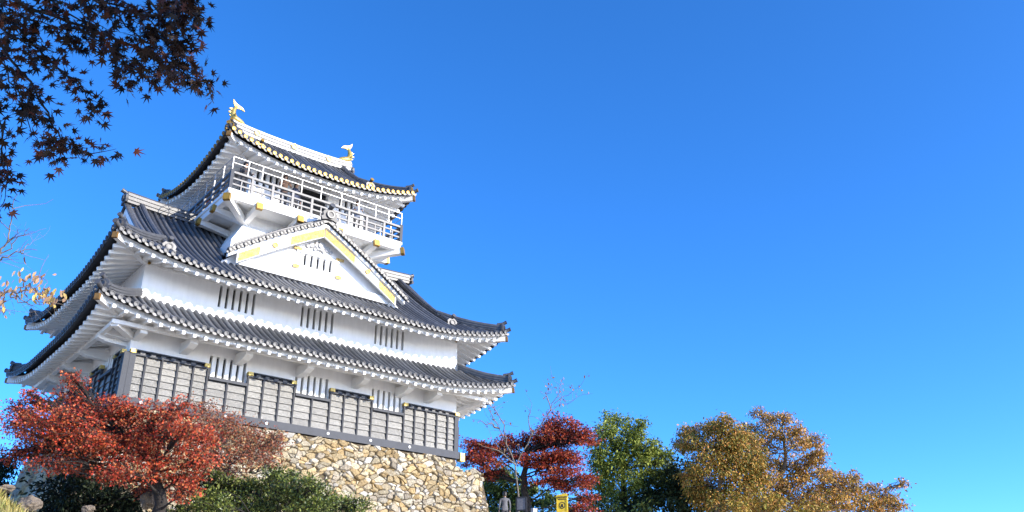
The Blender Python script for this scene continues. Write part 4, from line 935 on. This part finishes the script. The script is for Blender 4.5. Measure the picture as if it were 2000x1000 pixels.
m = MB(); m.disc((0, -.034, zc-.05), (0, -1, 0), .115, .006, 18); m.build('emblem', [YB], r_)
m = MB(); m.disc((0, -.041, zc-.03), (0, -1, 0), .05, .006, 12); m.plate([(-.08, -.041, zc-.13), (.08, -.041, zc-.13), (.05, -.041, zc-.06), (-.05, -.041, zc-.06)], (0, -.006, 0)); m.build('emblem', [BLK], r_)
c = at(1043, 1000, 43); gz_ = float(ground_z(np.array(c.x), np.array(c.y))); root = thing('information_box', 'pale box on a short post between the two signs', 'box', (c.x, c.y, gz_))
m = MB(); m.box((-.12, -.09, c.z-gz_-.15), (.12, .09, c.z-gz_+.12)); m.plate([(-.15, -.11, c.z-gz_+.121), (.15, -.11, c.z-gz_+.121), (.13, -.09, c.z-gz_+.16), (-.13, -.09, c.z-gz_+.16)], (0, .2, 0)); m.build('casing', WB, root)
m = MB(); m.box((-.04, -.04, -.1), (.04, .04, c.z-gz_-.151)); m.build('post', BLK, root)

# ------------------------------------------------------------------ people
SKIN = mat('skin', (.55, .33, .22), .5)
def person(label, loc, face, shirt, trousers, hair, lean=0.0, arm='down', hat=None):
    """one continuous body grown on a skeleton; hair is a child"""
    vs = []; es = []; rad = []
    def vtx(p, r, par=None):
        vs.append(p); rad.append(r); i = len(vs)-1
        if par is not None: es.append((par, i))
        return i
    pel = vtx((0, 0, .95), (.15, .11)); sp = vtx((0, -.01, 1.15), (.135, .10), pel); ch = vtx((0, 0, 1.33), (.16, .11), sp); nk = vtx((0, .01, 1.47), (.055, .055), ch)
    jw = vtx((0, -.015, 1.545), (.06, .07), nk); hd = vtx((0, -.01, 1.62), (.086, .10), jw); vtx((0, .005, 1.69), (.06, .07), hd); vtx((0, -.118, 1.60), (.012, .014), hd)
    for s_ in (-1, 1):
        hp = vtx((s_*.09, 0, .88), (.085, .09), pel); kn = vtx((s_*.10, -.01, .50), (.058, .062), hp); an = vtx((s_*.10, .02, .09), (.04, .045), kn); vtx((s_*.11, -.13, .04), (.038, .03), an)
        sh = vtx((s_*.19, .0, 1.39), (.06, .06), ch)
        if arm == 'rail': el = vtx((s_*.25, -.13, 1.16), (.045, .045), sh); wr = vtx((s_*.17, -.36, 1.10), (.03, .03), el); dx = V((s_*-.1, -.9, -.25))
        else: el = vtx((s_*.25, .02, 1.12), (.045, .045), sh); wr = vtx((s_*.25, -.07, .88), (.03, .03), el); dx = V((0, -.15, -1))
        w_ = V(vs[wr]); dx.normalize(); pm = vtx(tuple(w_+dx*.07), (.032, .016), wr); sd_ = V((0, 1, 0)) if arm != 'rail' else V((1, 0, 0))
        for f_, (o_, l_) in enumerate(((-.030, .075), (-.010, .085), (.010, .08), (.030, .06))):
            a_ = vtx(tuple(w_+dx*.105+sd_*o_), (.009, .009), pm); b_ = vtx(tuple(w_+dx*(.105+l_*.55)+sd_*o_*1.1+V((0, 0, -.006))), (.0085, .0085), a_); vtx(tuple(w_+dx*(.10+l_)+sd_*o_*1.1+V((-s_*.012, 0, -.012))), (.008, .008), b_)
        th_ = vtx(tuple(w_+dx*.05-sd_*.045), (.010, .010), pm); vtx(tuple(w_+dx*.09-sd_*.06), (.009, .009), th_)
    me = bpy.data.meshes.new('skeleton'); me.from_pydata([tuple(v_) for v_ in vs], es, []); ob = bpy.data.objects.new('skeleton', me); COL.objects.link(ob)
    md = ob.modifiers.new('s', 'SKIN'); md.use_smooth_shade = True
    for i, r_ in enumerate(rad): me.skin_vertices[0].data[i].radius = r_
    me.skin_vertices[0].data[0].use_root = True; ob.modifiers.new('d', 'SUBSURF').levels = 1
    bpy.context.view_layer.update(); dg = bpy.context.evaluated_depsgraph_get(); bm_ = bpy.data.meshes.new_from_object(ob.evaluated_get(dg)); bpy.data.objects.remove(ob)
    bm_.name = 'person'; bm_.materials.clear()
    for m_ in (SKIN, shirt, trousers, BLK): bm_.materials.append(m_)
    hz = .90 if arm != 'rail' else None
    for p in bm_.polygons:
        c_ = p.center; r_ = abs(c_.x); i = 1
        if c_.z > 1.475: i = 0
        elif c_.z < .10: i = 3
        elif c_.z < .93 and r_ < .2: i = 2
        if (arm == 'rail' and c_.y < -.34) or (arm != 'rail' and r_ > .2 and c_.z < .885): i = 0
        p.material_index = i; p.use_smooth = True
    o_ = bpy.data.objects.new('person', bm_); COL.objects.link(o_); o_.location = loc; o_.rotation_euler = (lean, 0, face); tag(o_, label, 'person')
    h = MB(); N = 12; ringn = []
    for k, (zz, rr, yo) in enumerate(((1.52, .088, .030), (1.60, .108, .022), (1.68, .108, .012), (1.735, .078, .008), (1.757, .02, .006))):
        for j in range(N):
            a_ = 2*math.pi*j/N; y_ = math.cos(a_)*rr*1.08; z_ = zz
            if y_ < -.02 and k < 2: z_ = 1.672+.006*k; y_ *= 1.02
            elif y_ < .03 and k == 0: z_ = 1.58
            ringn.append((math.sin(a_)*rr*.92, y_+yo, z_))
    h.add(ringn, [(k*N+j, k*N+(j+1) % N, (k+1)*N+(j+1) % N, (k+1)*N+j) for k in range(4) for j in range(N)]+[list(range(4*N, 5*N))], 0, True); h.build('hair', hair, o_)
    e_ = MB()
    for s_ in (-1, 1): e_.disc((s_*.032, -.100, 1.632), (0, -1, 0), .010, .006, 8)
    e_.box((-.022, -.104, 1.565), (.022, -.098, 1.571)); e_.build('face_detail', BLK, o_)
    return o_
C1 = mat('grey_jacket', (.12, .12, .13), .8, .2, 9); C2_ = mat('dark_clothing', (.03, .03, .035), .8); C3 = mat('brown_coat', (.10, .055, .035), .8); C4 = mat('grey_blue_shirt', (.16, .18, .23), .8); C5 = mat('navy_coat', (.03, .04, .08), .8); C6 = mat('red_sweater', (.35, .07, .06), .8)
HB = mat('black_hair', (.015, .013, .012), .5); HBR = mat('brown_hair', (.10, .05, .03), .5)
c = at(986, 960, 42); person('person in a grey jacket standing near the corner of the stone base', (c.x, c.y, c.z-1.74), R(150), C1, C2_, HB)
FZ = 9.645
person('dark haired person leaning on the balcony rail near its left front corner', (3.65, by0+.55, FZ), R(8), C2_, C2_, HB, arm='rail')
person('person in a brown coat at the balcony front rail left of the doorway', (5.45, by0+.5, FZ), R(-12), C3, C2_, HBR, arm='rail')
person('person in a dark navy coat standing before the balcony doorway', (6.15, by0+.85, FZ), R(20), C5, C2_, HB)
person('person in a grey blue shirt on the balcony right of the front gable peak', (9.1, by0+.6, FZ), R(-20), C4, C2_, HB, arm='rail')
person('person in dark clothes behind the nearer part of the left balcony rail', (bx0+.55, 3.3, FZ), R(-80), C2_, C2_, HB, arm='rail')
person('person in a red sweater behind the farther part of the left balcony rail', (bx0+.55, 4.9, FZ), R(-95), C6, C2_, HB, arm='rail')
